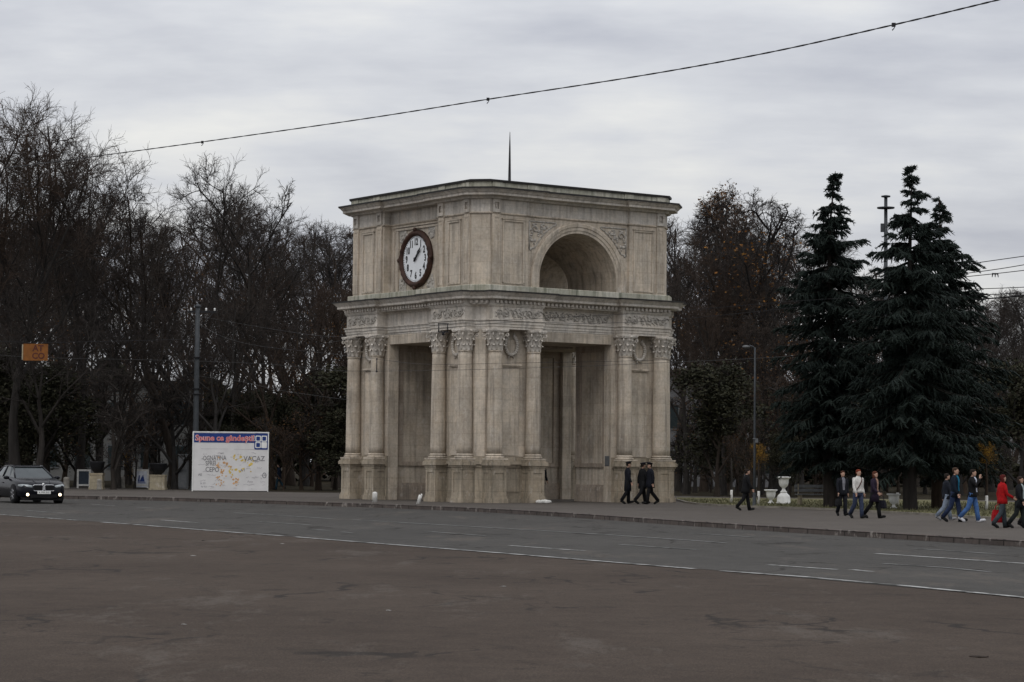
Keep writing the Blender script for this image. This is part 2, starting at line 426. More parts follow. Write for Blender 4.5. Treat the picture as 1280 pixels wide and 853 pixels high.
so.rotation_euler = (-sdir).to_track_quat('-Z', 'Y').to_euler(); so.location = (0, 0, 60)

# ------------------------------------------------------------------ ground
ROADZ = -0.13
def sheet(name, poly, z, m):
    b = MB(); b.add([(x, y, z) for x, y in poly], [tuple(range(len(poly)))])
    return tag(b.build(name, m), kind='structure')
def smooth_line(pts, it=2):
    for _ in range(it):
        q = [pts[0]]
        for a, b_ in zip(pts, pts[1:]):
            q += [(a[0]*.75 + b_[0]*.25, a[1]*.75 + b_[1]*.25), (a[0]*.25 + b_[0]*.75, a[1]*.25 + b_[1]*.75)]
        pts = q + [pts[-1]]
    return pts
kerb_line = smooth_line([(-95, 140), (-45, 113), (-26, 104.5), (-19.4, 101.2), (-14.9, 98.6), (-11.1, 95.2), (-6.4, 89.7), (-2.6, 84.8), (0.3, 79.6), (2.9, 73.0), (5.0, 66.5), (7.6, 60.0), (11.4, 51.2), (17, 38.5), (26, 18), (38, -10)])
near_line = smooth_line([(-60, 140), (-30, 96), (-15.9, 72.4), (-10.2, 62.2), (-5.3, 54.0), (-0.3, 45.6), (3.0, 39.4), (6.9, 31.3), (12, 20), (25, -8)])
pz = MB()
gx, gy = [-2500, -800, -300, -120, -60, -30, -10, 10, 30, 60, 120, 300, 800, 2500], [-400, -100, -30, 0, 15, 30, 45, 60, 75, 90, 110, 140, 200, 400, 900, 2600]
pz.add([(x, y, ROADZ - .004) for y in gy for x in gx], [(j*len(gx) + i, j*len(gx) + i + 1, (j + 1)*len(gx) + i + 1, (j + 1)*len(gx) + i) for j in range(len(gy) - 1) for i in range(len(gx) - 1)])
tag(pz.build('plaza', M['plaza']), kind='structure')
# the carriageway: ribs from the white edge line across to the kerb
def along(line, n):
    d = [0]
    for a, b_ in zip(line, line[1:]): d.append(d[-1] + math.dist(a, b_))
    o = []; j = 0
    for i in range(n):
        t = d[-1]*i/(n - 1)
        while j < len(d) - 2 and d[j + 1] < t: j += 1
        u = (t - d[j])/(d[j + 1] - d[j]); o.append((line[j][0] + (line[j + 1][0] - line[j][0])*u, line[j][1] + (line[j + 1][1] - line[j][1])*u))
    return o
rn, rk = along(near_line, 60), along(kerb_line, 60)
rd = MB(); rd.add([(a[0] + (c[0] - a[0])*t, a[1] + (c[1] - a[1])*t, ROADZ) for a, c in zip(rn, rk) for t in (0, .25, .5, .75, 1)], [(i*5 + j, i*5 + 5 + j, i*5 + 6 + j, i*5 + 1 + j) for i in range(59) for j in range(4)])
tag(rd.build('road', M['road']), kind='structure')
# pavement: a raised slab behind the kerb
back = [(38, -10), (60, -10), (60, 40), (40, 60), (30, 110), (8, 125), (-10.5, 118.5), (-23.9, 130), (-60, 152), (-95, 175)]
pv = MB(); pv.prism((kerb_line + back[1:])[::1], ROADZ - 0.2, 0.0)
pav = tag(pv.build('pavement', M['pavement']), kind='structure')
kb = MB(); kb.sweep(kerb_line, [(0.0, 0.012), (0.16, 0.012), (0.18, 0.0), (0.18, ROADZ - 0.05)], closed=False)
kb.sweep(kerb_line, [(0.0, -0.05), (0.0, 0.012)], closed=False)
tag(kb.build('kerb', M['granite']), kind='structure')

# park ground behind the pavement and the lawn strip to the right of the arch
park = [(-23.9, 130), (-60, 152), (-95, 176), (-800, 500), (-800, 2200), (900, 2200), (900, 200), (120, 60), (60, 40), (40, 62), (30, 110), (8, 118), (-10.5, 118.5)]
sheet('park_ground', park[::-1], 0.004, M['litter'])
lawn_edge = smooth_line([(7.4, 103), (7.3, 94.2), (8.2, 89.9), (9.2, 88.2), (10.7, 86.2), (11.9, 83.6), (12.9, 79.9), (13.9, 77.2), (14.4, 74.6), (15.5, 70.2), (19, 60), (26, 42)], 1)
sheet('lawn', lawn_edge + [(44, 46), (34, 70), (28, 100), (20, 112), (8, 112)], 0.012, M['lawn'])
le = MB(); le.sweep(lawn_edge, [(-0.06, 0.0), (-0.06, 0.07), (0.06, 0.07), (0.06, -0.01)], closed=False)
tag(le.build('lawn_kerb', plain('pale_concrete_edging', (0.17, 0.155, 0.13), 0.9, 0, 0.3, 2)), kind='structure')
rng = np.random.default_rng(3)
def in_poly(x, y, poly):
    c = False; j = len(poly) - 1
    for i in range(len(poly)):
        if (poly[i][1] > y) != (poly[j][1] > y) and x < (poly[j][0] - poly[i][0])*(y - poly[i][1])/(poly[j][1] - poly[i][1]) + poly[i][0]: c = not c
        j = i
    return c
lp = lawn_edge + [(30, 60), (26, 100), (8, 108)]
pts = []
while len(pts) < 14000:
    x, y = random.uniform(7, 28), random.uniform(56, 106)
    if in_poly(x, y, lp): pts.append((x, y))
pts = np.array(pts); n = len(pts)
an = rng.uniform(0, 6.28, n); hh = rng.uniform(0.05, 0.14, n); ww = rng.uniform(0.012, 0.03, n)
V = np.zeros((n, 3, 3)); ca, sa = np.cos(an), np.sin(an)
V[:, 0] = np.stack([pts[:, 0] - ca*ww, pts[:, 1] - sa*ww, np.full(n, 0.01)], 1)
V[:, 1] = np.stack([pts[:, 0] + ca*ww, pts[:, 1] + sa*ww, np.full(n, 0.01)], 1)
V[:, 2] = np.stack([pts[:, 0] + rng.normal(0, .04, n), pts[:, 1] + rng.normal(0, .04, n), hh], 1)
tag(link_mesh('grass', np_mesh('grass', V.reshape(-1, 3), np.zeros((0, 4), int), np.arange(n*3).reshape(n, 3), smooth=False), M['grassblade']), kind='stuff')

# painted lines, each following its own measured run
def strip_marking(name, pts_px, width, m, dz=0.008):
    p = [at(x, y, ROADZ + dz) for x, y in pts_px]
    b = MB(); L = []
    for i, q in enumerate(p):
        t = (p[min(i + 1, len(p) - 1)] - p[max(i - 1, 0)]).normalized(); nrm = Vector((-t.y, t.x, 0))
        L += [q - nrm*width/2, q + nrm*width/2]
    b.add(L, [(2*i, 2*i + 1, 2*i + 3, 2*i + 2) for i in range(len(p) - 1)])
    return tag(b.build(name, m), kind='structure')
for seg in ([(-40, 640), (0, 643.2), (80, 649.3)], [(85, 649.6), (100, 650.8)], [(128, 652.8), (160, 655.2)], [(168, 655.8), (260, 663), (353, 670)], [(370, 671.2), (430, 676), (640, 692.4), (868, 711)], [(902, 713.6), (1000, 720.5), (1130, 732), (1300, 748.6)]):
    strip_marking('lane_marking', seg, 0.16, M['line'])
for seg in ([(292, 641), (416, 648.6)], [(440, 649.7), (540, 655.4), (640, 661.2), (740, 667.3), (860, 675.2), (906, 678.6)], [(1095, 692), (1180, 697.6), (1320, 707)]):
    strip_marking('lane_marking', seg, 0.16, M['line'] if seg[0][0] > 1000 else M['linefaint'])
for seg in ([(33, 638.2), (80, 641.8)], [(203, 650.2), (249, 653.8)], [(322, 652), (388, 656.4)], [(388, 661.6), (412, 663.4)], [(427, 665), (440, 666)], [(533, 664.3), (607, 669.8)], [(637, 682), (730, 688.6)], [(775, 680.8), (872, 687.2)], [(960, 706), (1046, 712)], [(1064, 712), (1090, 714.6)], [(1105, 704.6), (1180, 709.4), (1237, 714.8)], [(862, 666.6), (943, 671.6)], [(1142, 685.6), (1244, 692.4)], [(170, 634), (202, 636.4)], [(114, 630.4), (144, 632.6)]):
    strip_marking('lane_marking', seg, 0.13, M['line'] if seg[0][0] in (637, 960, 1064, 203) else M['linefaint'])
# scraps of paper, bark and leaves on the square
M['scrap'] = plain('dirty_paper', (0.20, 0.19, 0.175), .9, 0, .3, 20)
for i, (px, py, s_, m_, lab) in enumerate(((353, 680, .055, 'scrap', 'small white paper scrap on brown asphalt below the white line, nearest the broken end'), (241, 695, .075, 'scrap', 'flat pale paper scrap, leftmost litter on the brown square'), (629, 733.5, .055, 'scrap', 'crumpled pale paper scrap in the middle of the brown square'), (230, 781, .035, 'scrap', 'tiny white scrap nearest the viewer on the left of the square'), (486, 763.5, .035, 'scrap', 'tiny pale scrap lying in the lower middle of the square'), (1224, 821, .11, 'spruce_bark', 'dark brown curled leaf on the asphalt near the bottom right corner'), (254, 676, .05, 'spruce_bark', 'dark dead leaf on the asphalt left of the paper scraps'))):
    p = at(px, py, ROADZ)
    b = MB(); n = 7
    ring = [(s_*random.uniform(.6, 1)*math.cos(6.283*k/n), s_*random.uniform(.5, 1)*math.sin(6.283*k/n), random.uniform(0, .01)) for k in range(n)]
    b.add(ring + [(0, 0, 0.012)] + [(x, y, -0.001) for x, y, z in ring], [(k, (k + 1) % n, n) for k in range(n)] + [(k, n + 1 + k, n + 1 + (k + 1) % n, (k + 1) % n) for k in range(n)])
    o = b.build('paper_scrap' if m_ == 'scrap' else 'dead_leaf', M[m_]); o.location = p
    tag(o, lab, 'litter')
# ------------------------------------------------------------------ the triumphal arch (local axes: x along the open front, y away from it)
YAW = 0.6187
arch = empty('triumphal_arch', (-0.1714, 99.502, 0), YAW)
tag(arch, 'pale stone triumphal arch with paired columns, clock and rooftop spire', 'triumphal arch')
def AW(u, v, z=0):
    c, s = math.cos(YAW), math.sin(YAW)
    return Vector((-0.1714 + u*c - v*s, 99.502 + u*s + v*c, z))
def rot4(pts, k):
    for _ in range(k): pts = [(-y, x) + tuple(p) for x, y, *p in pts]
    return pts
def plan(a, c, a2=None, p_in=2.07, bays=None):
    """octagonal plan, half width a, flats ending at +-c, with a projection to a2 over each pair of columns"""
    P = []
    for k in range(4):
        pin = p_in if bays is None else bays[k][0]
        ab = a if bays is None else a2 - bays[k][1]
        if a2 is None: q = [(-c, -a), (c, -a)]
        elif bays is None: q = [(-c, -a), (-c, -a2), (-pin, -a2), (-pin, -a), (pin, -a), (pin, -a2), (c, -a2), (c, -a)]
        else: q = [(-c, -a2), (-pin, -a2), (-pin, -ab), (pin, -ab), (pin, -a2), (c, -a2)]
        P += rot4(q, k)
    return P
A0, C0, A2, CP = 4.84, 4.54, 5.34, 2.07
LINT, ARC = 6.57, 6.97
P1 = plan(A0, C0, A2)
P2 = plan(5.14, C0, A2)
P3 = plan(5.24, 4.66)
BAYS = [(2.62, 0.10), (2.05, 0.36), (2.62, 0.10), (2.05, 0.36)]
P4 = plan(5.05, 4.53, 5.05, bays=BAYS)
P5 = plan(5.15, 4.62)
P6 = plan(5.05, 4.53, 5.12, bays=[(2.62, 0.12), (2.05, 0.12)]*2)

# four pylons with deeper passages between them
for k in range(4):
    b = MB()
    q = [(2.12, 2.12), (4.36, 2.12), (4.36, 1.87), (A0, 1.87), (A0, C0), (C0, A0), (1.87, A0), (1.87, 4.36), (2.12, 4.36)]
    b.prism(rot4(q, k), 0.0, LINT + 0.0)
    o = b.build('pylon', M['stone'], arch)
    # passage wall dressing: skirting course and tall framed panels
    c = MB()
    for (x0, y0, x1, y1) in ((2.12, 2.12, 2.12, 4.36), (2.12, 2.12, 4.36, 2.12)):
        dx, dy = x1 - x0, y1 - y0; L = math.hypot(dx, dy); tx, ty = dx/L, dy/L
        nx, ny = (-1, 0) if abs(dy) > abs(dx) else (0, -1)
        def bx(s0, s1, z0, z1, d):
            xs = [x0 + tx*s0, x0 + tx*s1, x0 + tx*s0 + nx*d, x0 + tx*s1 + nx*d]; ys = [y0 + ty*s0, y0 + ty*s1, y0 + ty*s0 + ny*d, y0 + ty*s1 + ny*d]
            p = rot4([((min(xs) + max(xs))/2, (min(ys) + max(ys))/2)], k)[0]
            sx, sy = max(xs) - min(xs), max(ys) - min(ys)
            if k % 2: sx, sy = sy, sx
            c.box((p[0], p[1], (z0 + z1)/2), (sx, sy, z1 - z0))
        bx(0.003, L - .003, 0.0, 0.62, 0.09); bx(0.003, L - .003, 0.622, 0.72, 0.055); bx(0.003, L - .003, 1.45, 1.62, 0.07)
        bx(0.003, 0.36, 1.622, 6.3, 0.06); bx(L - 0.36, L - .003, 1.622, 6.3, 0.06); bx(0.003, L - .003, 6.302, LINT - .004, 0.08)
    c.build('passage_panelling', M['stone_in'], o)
# dado courses along the pylon fronts between the pedestals
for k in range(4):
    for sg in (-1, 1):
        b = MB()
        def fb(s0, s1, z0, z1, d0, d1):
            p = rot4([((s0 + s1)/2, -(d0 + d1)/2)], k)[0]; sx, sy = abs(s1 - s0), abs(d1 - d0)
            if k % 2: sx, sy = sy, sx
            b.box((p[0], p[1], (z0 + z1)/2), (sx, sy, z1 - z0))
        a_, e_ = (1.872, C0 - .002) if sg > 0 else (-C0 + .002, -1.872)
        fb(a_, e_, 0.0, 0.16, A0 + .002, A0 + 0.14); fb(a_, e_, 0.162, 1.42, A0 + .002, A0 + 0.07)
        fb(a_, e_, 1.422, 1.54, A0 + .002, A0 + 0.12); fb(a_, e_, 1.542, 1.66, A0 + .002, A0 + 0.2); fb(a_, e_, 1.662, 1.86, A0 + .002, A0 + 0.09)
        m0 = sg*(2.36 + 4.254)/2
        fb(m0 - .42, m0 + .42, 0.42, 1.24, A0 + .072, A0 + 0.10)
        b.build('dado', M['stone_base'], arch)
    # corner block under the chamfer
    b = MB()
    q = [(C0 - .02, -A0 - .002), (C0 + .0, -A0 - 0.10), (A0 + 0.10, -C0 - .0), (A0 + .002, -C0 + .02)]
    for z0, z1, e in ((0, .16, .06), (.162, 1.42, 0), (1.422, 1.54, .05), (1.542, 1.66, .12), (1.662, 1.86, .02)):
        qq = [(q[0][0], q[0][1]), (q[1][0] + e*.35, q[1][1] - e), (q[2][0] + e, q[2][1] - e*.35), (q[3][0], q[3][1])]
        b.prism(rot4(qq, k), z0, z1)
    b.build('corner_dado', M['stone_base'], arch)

# ---- columns: pedestal, base, shaft, capital
pb = MB()
pb.box((0, 0, 0.09), (0.84, 0.80, 0.18)); pb.box((0, 0.01, 0.225), (0.77, 0.745, 0.09)); pb.box((0, 0.02, 0.80), (0.70, 0.70, 1.06))
for (cx_, cy_, sx, sy) in ((0, -0.335, 0.70, 0.03),):
    for bx_ in ((-0.285, 0.79, 0.13, 1.04), (0.285, 0.79, 0.13, 1.04)): pb.box((bx_[0], -0.343, bx_[1]), (bx_[2], 0.024, bx_[3]))
    for zc_ in (0.34, 1.265): pb.box((0, -0.343, zc_), (0.438, 0.024, 0.13))
for s_ in (-1, 1):
    for yy in (-0.235, 0.255): pb.box((s_*0.36, yy, 0.79), (0.024, 0.12, 1.04))
    for zc_ in (0.34, 1.265): pb.box((s_*0.36, 0.01, zc_), (0.024, 0.368, 0.13))
pb.box((0, 0.015, 1.375), (0.77, 0.745, 0.085)); pb.box((0, 0.01, 1.455), (0.83, 0.79, 0.07)); pb.box((0, 0.0, 1.555), (0.97, 0.87, 0.125)); pb.box((0, 0.01, 1.64), (0.92, 0.84, 0.04)); pb.box((0, 0.0, 1.695), (0.78, 0.76, 0.066))
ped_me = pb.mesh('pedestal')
bb = MB(); RB = 0.315
bb.box((0, 0, 1.755), (0.80, 0.78, 0.055))
bb.lathe([(0.36, 1.78), (0.395, 1.80), (0.40, 1.825), (0.38, 1.852), (0.345, 1.858), (0.335, 1.875), (0.345, 1.892), (0.36, 1.90), (0.365, 1.915), (0.345, 1.935), (RB + .012, 1.94), (RB, 1.96)], 28)
base_me = bb.mesh('column_base')
sb = MB()
prof = []
for i in range(15):
    t = i/14; r = RB*(1 - 0.13*t**1.7); prof.append((r, 1.955 + t*(6.10 - 1.955)))
sb.lathe(prof, 28); sb.lathe([(prof[-1][0] + .002, 6.04), (prof[-1][0] + .028, 6.055), (prof[-1][0] + .028, 6.08), (prof[-1][0] + .002, 6.095)], 28)
shaft_me = sb.mesh('column')
# capital: bell, two tiers of curling leaves, corner volutes, hollow-sided abacus
cb = MB(); z0 = 6.09; RT = prof[-1][0]
cb.lathe([(RT, z0), (RT + .005, z0 + .25), (RT + .05, z0 + .55), (RT + .12, z0 + .74), (RT + .13, z0 + .76)], 20)
def leaf(an, zb, h, wd, r0, curl):
    rows = []
    for i in range(7):
        t = i/6
        rr = r0 + 0.015 + curl*max(0, t - .35)**1.6*1.9; zz = zb + h*(t if t < .85 else .85 - (t - .85)*1.3)
        wv = wd*(0.75 + 0.5*math.sin(t*2.6))*(1.0 if t < .8 else 1.0 - (t - .8)*3)
        rows.append((rr, zz, wv))
    V = []
    for rr, zz, wv in rows:
        for j in (-1, -.45, 0, .45, 1):
            x, y = rr - abs(j)*0.02 + (0.018 if j == 0 else 0), j*wv/2
            V.append((x*math.cos(an) - y*math.sin(an), x*math.sin(an) + y*math.cos(an), zz))
    n_ = len(V)
    V += [(x - .022*math.cos(an), y - .022*math.sin(an), z) for x, y, z in V]
    F = []
    for i in range(6):
        for j in range(4):
            a = i*5 + j; F.append((a, a + 1, a + 6, a + 5)); F.append((n_ + a, n_ + a + 5, n_ + a + 6, n_ + a + 1))
    for i in range(6): F += [(i*5, i*5 + 5, n_ + i*5 + 5, n_ + i*5), (i*5 + 4, n_ + i*5 + 4, n_ + i*5 + 9, i*5 + 9)]
    cb.add(V, F, True)
for i in range(8): leaf(2*math.pi*i/8, z0 + .02, 0.30, 0.19, RT, 0.115)
for i in range(8): leaf(2*math.pi*(i + .5)/8, z0 + .20, 0.36, 0.19, RT + .02, 0.15)
for i in range(4):
    an = math.pi/4 + i*math.pi/2
    pts_, rad_ = [], []
    for j in range(9): pts_.append((RT + .03 + .17*(j/8)**1.5, z0 + .42 + .29*(j/8))); rad_.append(.03)
    cx_, cz_ = pts_[-1][0], pts_[-1][1] - .075
    for j in range(1, 13):
        a = math.pi/2 - j*0.62; rr = .075*(1 - j/16); pts_.append((cx_ + rr*math.cos(a), cz_ + rr*math.sin(a))); rad_.append(.03*(1 - j/22))
    cb.tube([(p*math.cos(an), p*math.sin(an), z) for p, z in pts_], rad_, 6)
    for sg in (-1, 1):   # inner helices under each abacus side
        a2_ = i*math.pi/2; P_ = []
        for j in range(10):
            a = j*0.55; rr = .055*(1 - j/12)
            P_.append(((RT + .12)*math.cos(a2_) - sg*(.075 - rr*math.cos(a))*math.sin(a2_), (RT + .12)*math.sin(a2_) + sg*(.075 - rr*math.cos(a))*math.cos(a2_), z0 + .64 + rr*math.sin(a)))
        cb.tube(P_, .020, 5)
    cb.ball(((RT + .155)*math.cos(i*math.pi/2), (RT + .155)*math.sin(i*math.pi/2), z0 + .80), (.06, .06, .055), 8, 5)
ab = []
for i in range(4):
    a0_ = math.pi/4 + i*math.pi/2
    for t in (-.09, .09): ab.append((0.53*math.cos(a0_ + t), 0.53*math.sin(a0_ + t)))
    for t in (.25, .5, .75):
        a = a0_ + math.pi/2*t; rr = 0.395 + 0.06*abs(t - .5)*2*1.0
        ab.append((rr*math.cos(a), rr*math.sin(a)))
cb.prism(ab, z0 + .755, z0 + .80); cb.prism([(x*1.05, y*1.05) for x, y in ab], z0 + .802, z0 + .876)
cap_me = cb.mesh('capital')
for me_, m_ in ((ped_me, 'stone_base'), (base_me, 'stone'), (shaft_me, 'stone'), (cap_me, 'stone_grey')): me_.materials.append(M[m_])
AC = 5.1249
for k in range(4):
    for s_ in (-4.2544, -2.3586, 2.3586, 4.2544):
        u, v = rot4([(s_, -AC)], k)[0]
        c = link_mesh('column', shaft_me, None, arch); c.location = (u, v, 0); c.rotation_euler = (0, 0, k*math.pi/2)
        link_mesh('pedestal', ped_me, None, c); link_mesh('column_base', base_me, None, c); link_mesh('capital', cap_me, None, c)

# wall panels and wreaths between the columns of each pair
wb = MB()
for j in range(26):
    a0_, a1_ = 2*math.pi*j/26, 2*math.pi*(j + 1.05)/26
    if abs(a0_ - math.pi/2) < .55: continue
    wb.tube([(0.30*math.cos(a), -0.03, 0.40*math.sin(a)) for a in (a0_, (a0_ + a1_)/2, a1_)], [.060, .088, .058], 7)
for sg in (-1, 1):
    wb.tube([(sg*.10, -.02, .35), (sg*.17, -.03, .47), (sg*.24, -.02, .44)], [.03, .04, .015], 6)
    wb.tube([(sg*.02, -.02, -.38), (sg*.10, -.03, -.46), (sg*.14, -.02, -.56)], [.03, .03, .012], 6)
wreath_me = wb.mesh('wreath'); wreath_me.materials.append(M['stone_grey'])
pb2 = MB()
pb2.box((0, -.03, 5.56), (0.98, .17, .07)); pb2.box((0, -.02, 5.50), (0.90, .11, .05))
pb2.box((0, -.004, 3.68), (.84, .03, 3.56))
panel_me = pb2.mesh('wall_panel'); panel_me.materials.append(M['stone'])
for k in range(4):
    for sg in (-1, 1):
        for me_, z, nm in ((wreath_me, 6.36, 'wreath'), (panel_me, 0, 'wall_panel')):
            u, v = rot4([(sg*(2.3586 + 4.2544)/2, -A0 - .022)], k)[0]
            o = link_mesh(nm, me_, None, arch); o.location = (u, v, z); o.rotation_euler = (0, 0, k*math.pi/2)

# ---- entablature
b = MB(); b.prism(plan(A0, C0), LINT + .002, ARC + .02)
b.build('lintel', M['stone'], arch)
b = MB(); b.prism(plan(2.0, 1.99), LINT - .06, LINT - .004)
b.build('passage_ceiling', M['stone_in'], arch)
b = MB()
b.add([(x, y, ARC) for x, y in P1], [tuple(range(len(P1)))[::-1]])
b.sweep(P1, [(0, ARC), (0, 7.07), (.03, 7.07), (.03, 7.18), (.06, 7.18), (.06, 7.28), (.10, 7.31), (.10, 7.345), (.0, 7.36), (0, 7.86), (.03, 7.87), (.06, 7.93), (.06, 7.96)])
b.build('architrave', M['stone_grey'], arch)
b = MB()
b.add([(x, y, 7.94) for x, y in P2], [tuple(range(len(P2)))[::-1]])
b.sweep(P2, [(0, 7.94), (.07, 7.95), (.07, 8.13), (.25, 8.14), (.29, 8.17), (.31, 8.17), (.31, 8.26), (.35, 8.30), (.43, 8.39), (.45, 8.40), (.45, 8.44)])
cor = b.build('main_cornice', M['stone_grey'], arch)
b = MB(); b.sweep(P2, [(.45, 8.425), (.485, 8.42), (.485, 8.475), (-.1, 8.53)]); b.build('cornice_flashing', M['flash'], cor)
b = MB()
n2 = len(P2)
for i in range(n2):
    a, c = P2[i], P2[(i + 1) % n2]; dx, dy = c[0] - a[0], c[1] - a[1]; L = math.hypot(dx, dy)
    if L < .3: continue
    tx, ty = dx/L, dy/L; nx, ny = ty, -tx; m_ = max(1, int(L/.205)); st = L/m_
    Mr = Matrix.Rotation(math.atan2(dy, dx), 3, 'Z')
    for j in range(m_):
        s_ = (j + .5)*st; b.box((a[0] + tx*s_ + nx*.115, a[1] + ty*s_ + ny*.115, 8.06), (.11, .10, .12), Mr)
b.build('dentil_trim', M['stone_grey'], cor)
b = MB(); b.sweep(P3, [(.0, 8.46), (.0, 8.72), (-.02, 8.74), (-.5, 8.76)]); b.build('blocking_course', M['stone_ledge'], arch)

# ---- carved frieze: scrolls, rosettes and leaves standing proud of the stone
def relief(s0, s1, zc, h, rs):
    b = MB(); x = s0 + h*.55; fl = 1
    while x < s1 - h*.4:
        P_ = []
        for j in range(13):
            a = j*.62; rr = h*.40*(1 - j/15.0); P_.append((x + rr*math.cos(a)*fl, -.012, zc + rr*math.sin(a)*fl))
        b.tube(P_, [.028*(1 - j/24) for j in range(13)], 5)
        b.ball((x, -.015, zc), (.055, .04, .055), 7, 5)
        for j in range(6):
            a = rs.uniform(0, 6.28); rr = h*rs.uniform(.28, .5)
            b.ball((x + rr*math.cos(a), -.008, zc + min(h*.42, max(-h*.42, rr*math.sin(a)))), (rs.uniform(.03, .07), .028, rs.uniform(.02, .05)), 6, 4)
        b.tube([(x + h*.4*fl, -.01, zc), (x + h*.55, -.012, zc - fl*h*.38), (x + h*.85, -.01, zc - fl*h*.1)], [.02, .028, .015], 5)
        x += h*.92; fl = -fl
    return b.mesh('frieze_relief')
rs = random.Random(5)
rel_pair = relief(-1.16, 1.16, 7.61, .40, rs); rel_mid = relief(-2.0, 2.0, 7.61, .40, rs)
for me_ in (rel_pair, rel_mid): me_.materials.append(M['carve'])
for k in range(4):
    for sg in (-1, 1):
        u, v = rot4([(sg*3.305, -A2 - .004)], k)[0]
        o = link_mesh('frieze_relief', rel_pair, None, arch); o.location = (u, v, 0); o.rotation_euler = (0, 0, k*math.pi/2)
    if k % 2 == 0:
        u, v = rot4([(0, -A0 - .004)], k)[0]
        o = link_mesh('frieze_relief', rel_mid, None, arch); o.location = (u, v, 0); o.rotation_euler = (0, 0, k*math.pi/2)

# ---- attic storey with the bell vault cut through it
def tunnel(r, zs, z0_, L0, L1, axis):
    b = MB(); n_ = 28
    prof = [(-r, z0_), (r, z0_)] + [(r*math.cos(math.pi*j/n_), zs + r*math.sin(math.pi*j/n_)) for j in range(n_ + 1)]
    ring = lambda L: [((s, L, z) if axis == 'y' else (L, -s, z)) for s, z in prof]
    b.loft([ring(L0), ring(L1)][::-1], smooth=False); return b
def tmp_obj(b):
    me = bpy.data.meshes.new('tmp'); me.from_pydata(b.v, [], b.f); o = bpy.data.objects.new('tmp', me); col.objects.link(o)
    bmx = bmesh.new(); bmx.from_mesh(me); bmesh.ops.recalc_face_normals(bmx, faces=bmx.faces); bmx.to_mesh(me); bmx.free(); return o
b = MB(); b.prism(P4, 8.5, 12.70); body = tmp_obj(b)
cuts = [tmp_obj(tunnel(2.0, 9.10, 8.72, -6, 6, 'y')), tmp_obj(tunnel(1.6, 9.20, 8.72, 0.4, 6.2, 'x'))]
for c in cuts:
    md = body.modifiers.new('cut', 'BOOLEAN'); md.object = c; md.operation = 'DIFFERENCE'; md.solver = 'EXACT'
dg = bpy.context.evaluated_depsgraph_get()
at_me = bpy.data.meshes.new_from_object(body.evaluated_get(dg)); at_me.name = 'attic'
for o in cuts + [body]: bpy.data.objects.remove(o)
at_me.materials.clear(); add_uv(at_me)
attic = link_mesh('attic', at_me, M['stone'], arch)

# archivolts round the two open vaults and the carved spandrels beside them
def archivolt():
    b = MB(); n_ = 40
    prof = [(2.0, 0.0), (2.0, -.035), (2.10, -.045), (2.12, -.075), (2.24, -.085), (2.26, -.115), (2.38, -.13), (2.42, -.10), (2.42, 0.0)]
    rings = [[(r*math.cos(math.pi*j/n_), d, 9.10 + r*math.sin(math.pi*j/n_)) for r, d in prof] for j in range(n_ + 1)]
    rings = [[(x, d, 8.76) for (x, d, z) in rings[0]]] + rings + [[(x, d, 8.76) for (x, d, z) in rings[-1]]]
    b.loft(rings, smooth=False, caps=True); return b.mesh('archivolt')
arv = archivolt(); arv.materials.append(M['stone'])
def spandrel(sg):
    b = MB(); pts_ = [(sg*2.5, 11.45), (sg*2.5, 10.30)]
    for j in range(7):
        a = R(30 + j*5.5); pts_.append((sg*2.52*math.cos(a)*1.02, 9.10 + 2.52*math.sin(a)*1.02))
    pts_.append((sg*1.15, 11.45))
    Q = [(x, 0, z) for x, z in pts_]; n_ = len(Q)
    for i in range(n_):
        b.tube([Q[i], Q[(i + 1) % n_]], .035, 6)
    r_ = random.Random(9)
    for j in range(34):
        t, u_ = r_.random(), r_.random()
        x = 2.45 - t*0.95; lim = 9.10 + math.sqrt(max(0, 2.68**2 - x*x)); z = lim + (11.36 - lim)*u_
        if 11.36 - lim < .1: continue
        b.ball((sg*x, -.005, z), (r_.uniform(.04, .10), .035, r_.uniform(.03, .08)), 6, 4)
    P_ = [(sg*(2.22 + (.17 - .012*j)*math.cos(j*.6)), -.02, 11.12 + (.17 - .012*j)*math.sin(j*.6)) for j in range(12)]
    b.tube(P_, .03, 5)
    return b.mesh('spandrel_relief')
sp = [spandrel(-1), spandrel(1)]
for me_ in sp: me_.materials.append(M['carve'])
for k in (0, 2):
    u, v = rot4([(0, -4.95 - .002)], k)[0]
    for me_, nm in ((arv, 'archivolt'), (sp[0], 'spandrel_relief'), (sp[1], 'spandrel_relief')):
        o = link_mesh(nm, me_, None, arch); o.location = (u, v, 0); o.rotation_euler = (0, 0, k*math.pi/2)

# attic pilasters with panels, and frieze blocks above them
b = MB()
b.box((0, -.03, 10.18), (.40, .06, 2.86)); 
for sg in (-1, 1): b.box((sg*.155, -.068, 10.15), (.07, .022, 2.66))
b.box((0, -.068, 11.50), (.24, .022, .06)); b.box((0, -.05, 11.36), (.12, .05, .05)); b.box((0, -.068, 8.88), (.24, .022, .10))
pil_me = b.mesh('pilaster'); pil_me.materials.append(M['stone'])
b = MB()
for sg in (-1, 1): b.box((sg*.15, -.05, 11.95), (.09, .10, .54)); b.box((0, -.05, 11.95 + sg*.205), (.21, .10, .13))
b.box((0, -.01, 11.95), (.30, .02, .30)); b.ball((0, -.03, 11.95), (.06, .05, .09), 8, 6)
blk_me = b.mesh('frieze_block'); blk_me.materials.append(M['stone_grey'])
def panel(wd):
    b = MB()
    for sg in (-1, 1): b.box((sg*(wd/2 - .04), -.018, 10.10), (.08, .036, 2.50))
    b.box((0, -.022, 11.39), (wd, .044, .08)); b.box((0, -.018, 8.86), (wd, .036, .06)); b.box((0, -.035, 11.45), (wd + .1, .07, .04))
    me_ = b.mesh('attic_panel'); me_.materials.append(M['stone']); return me_
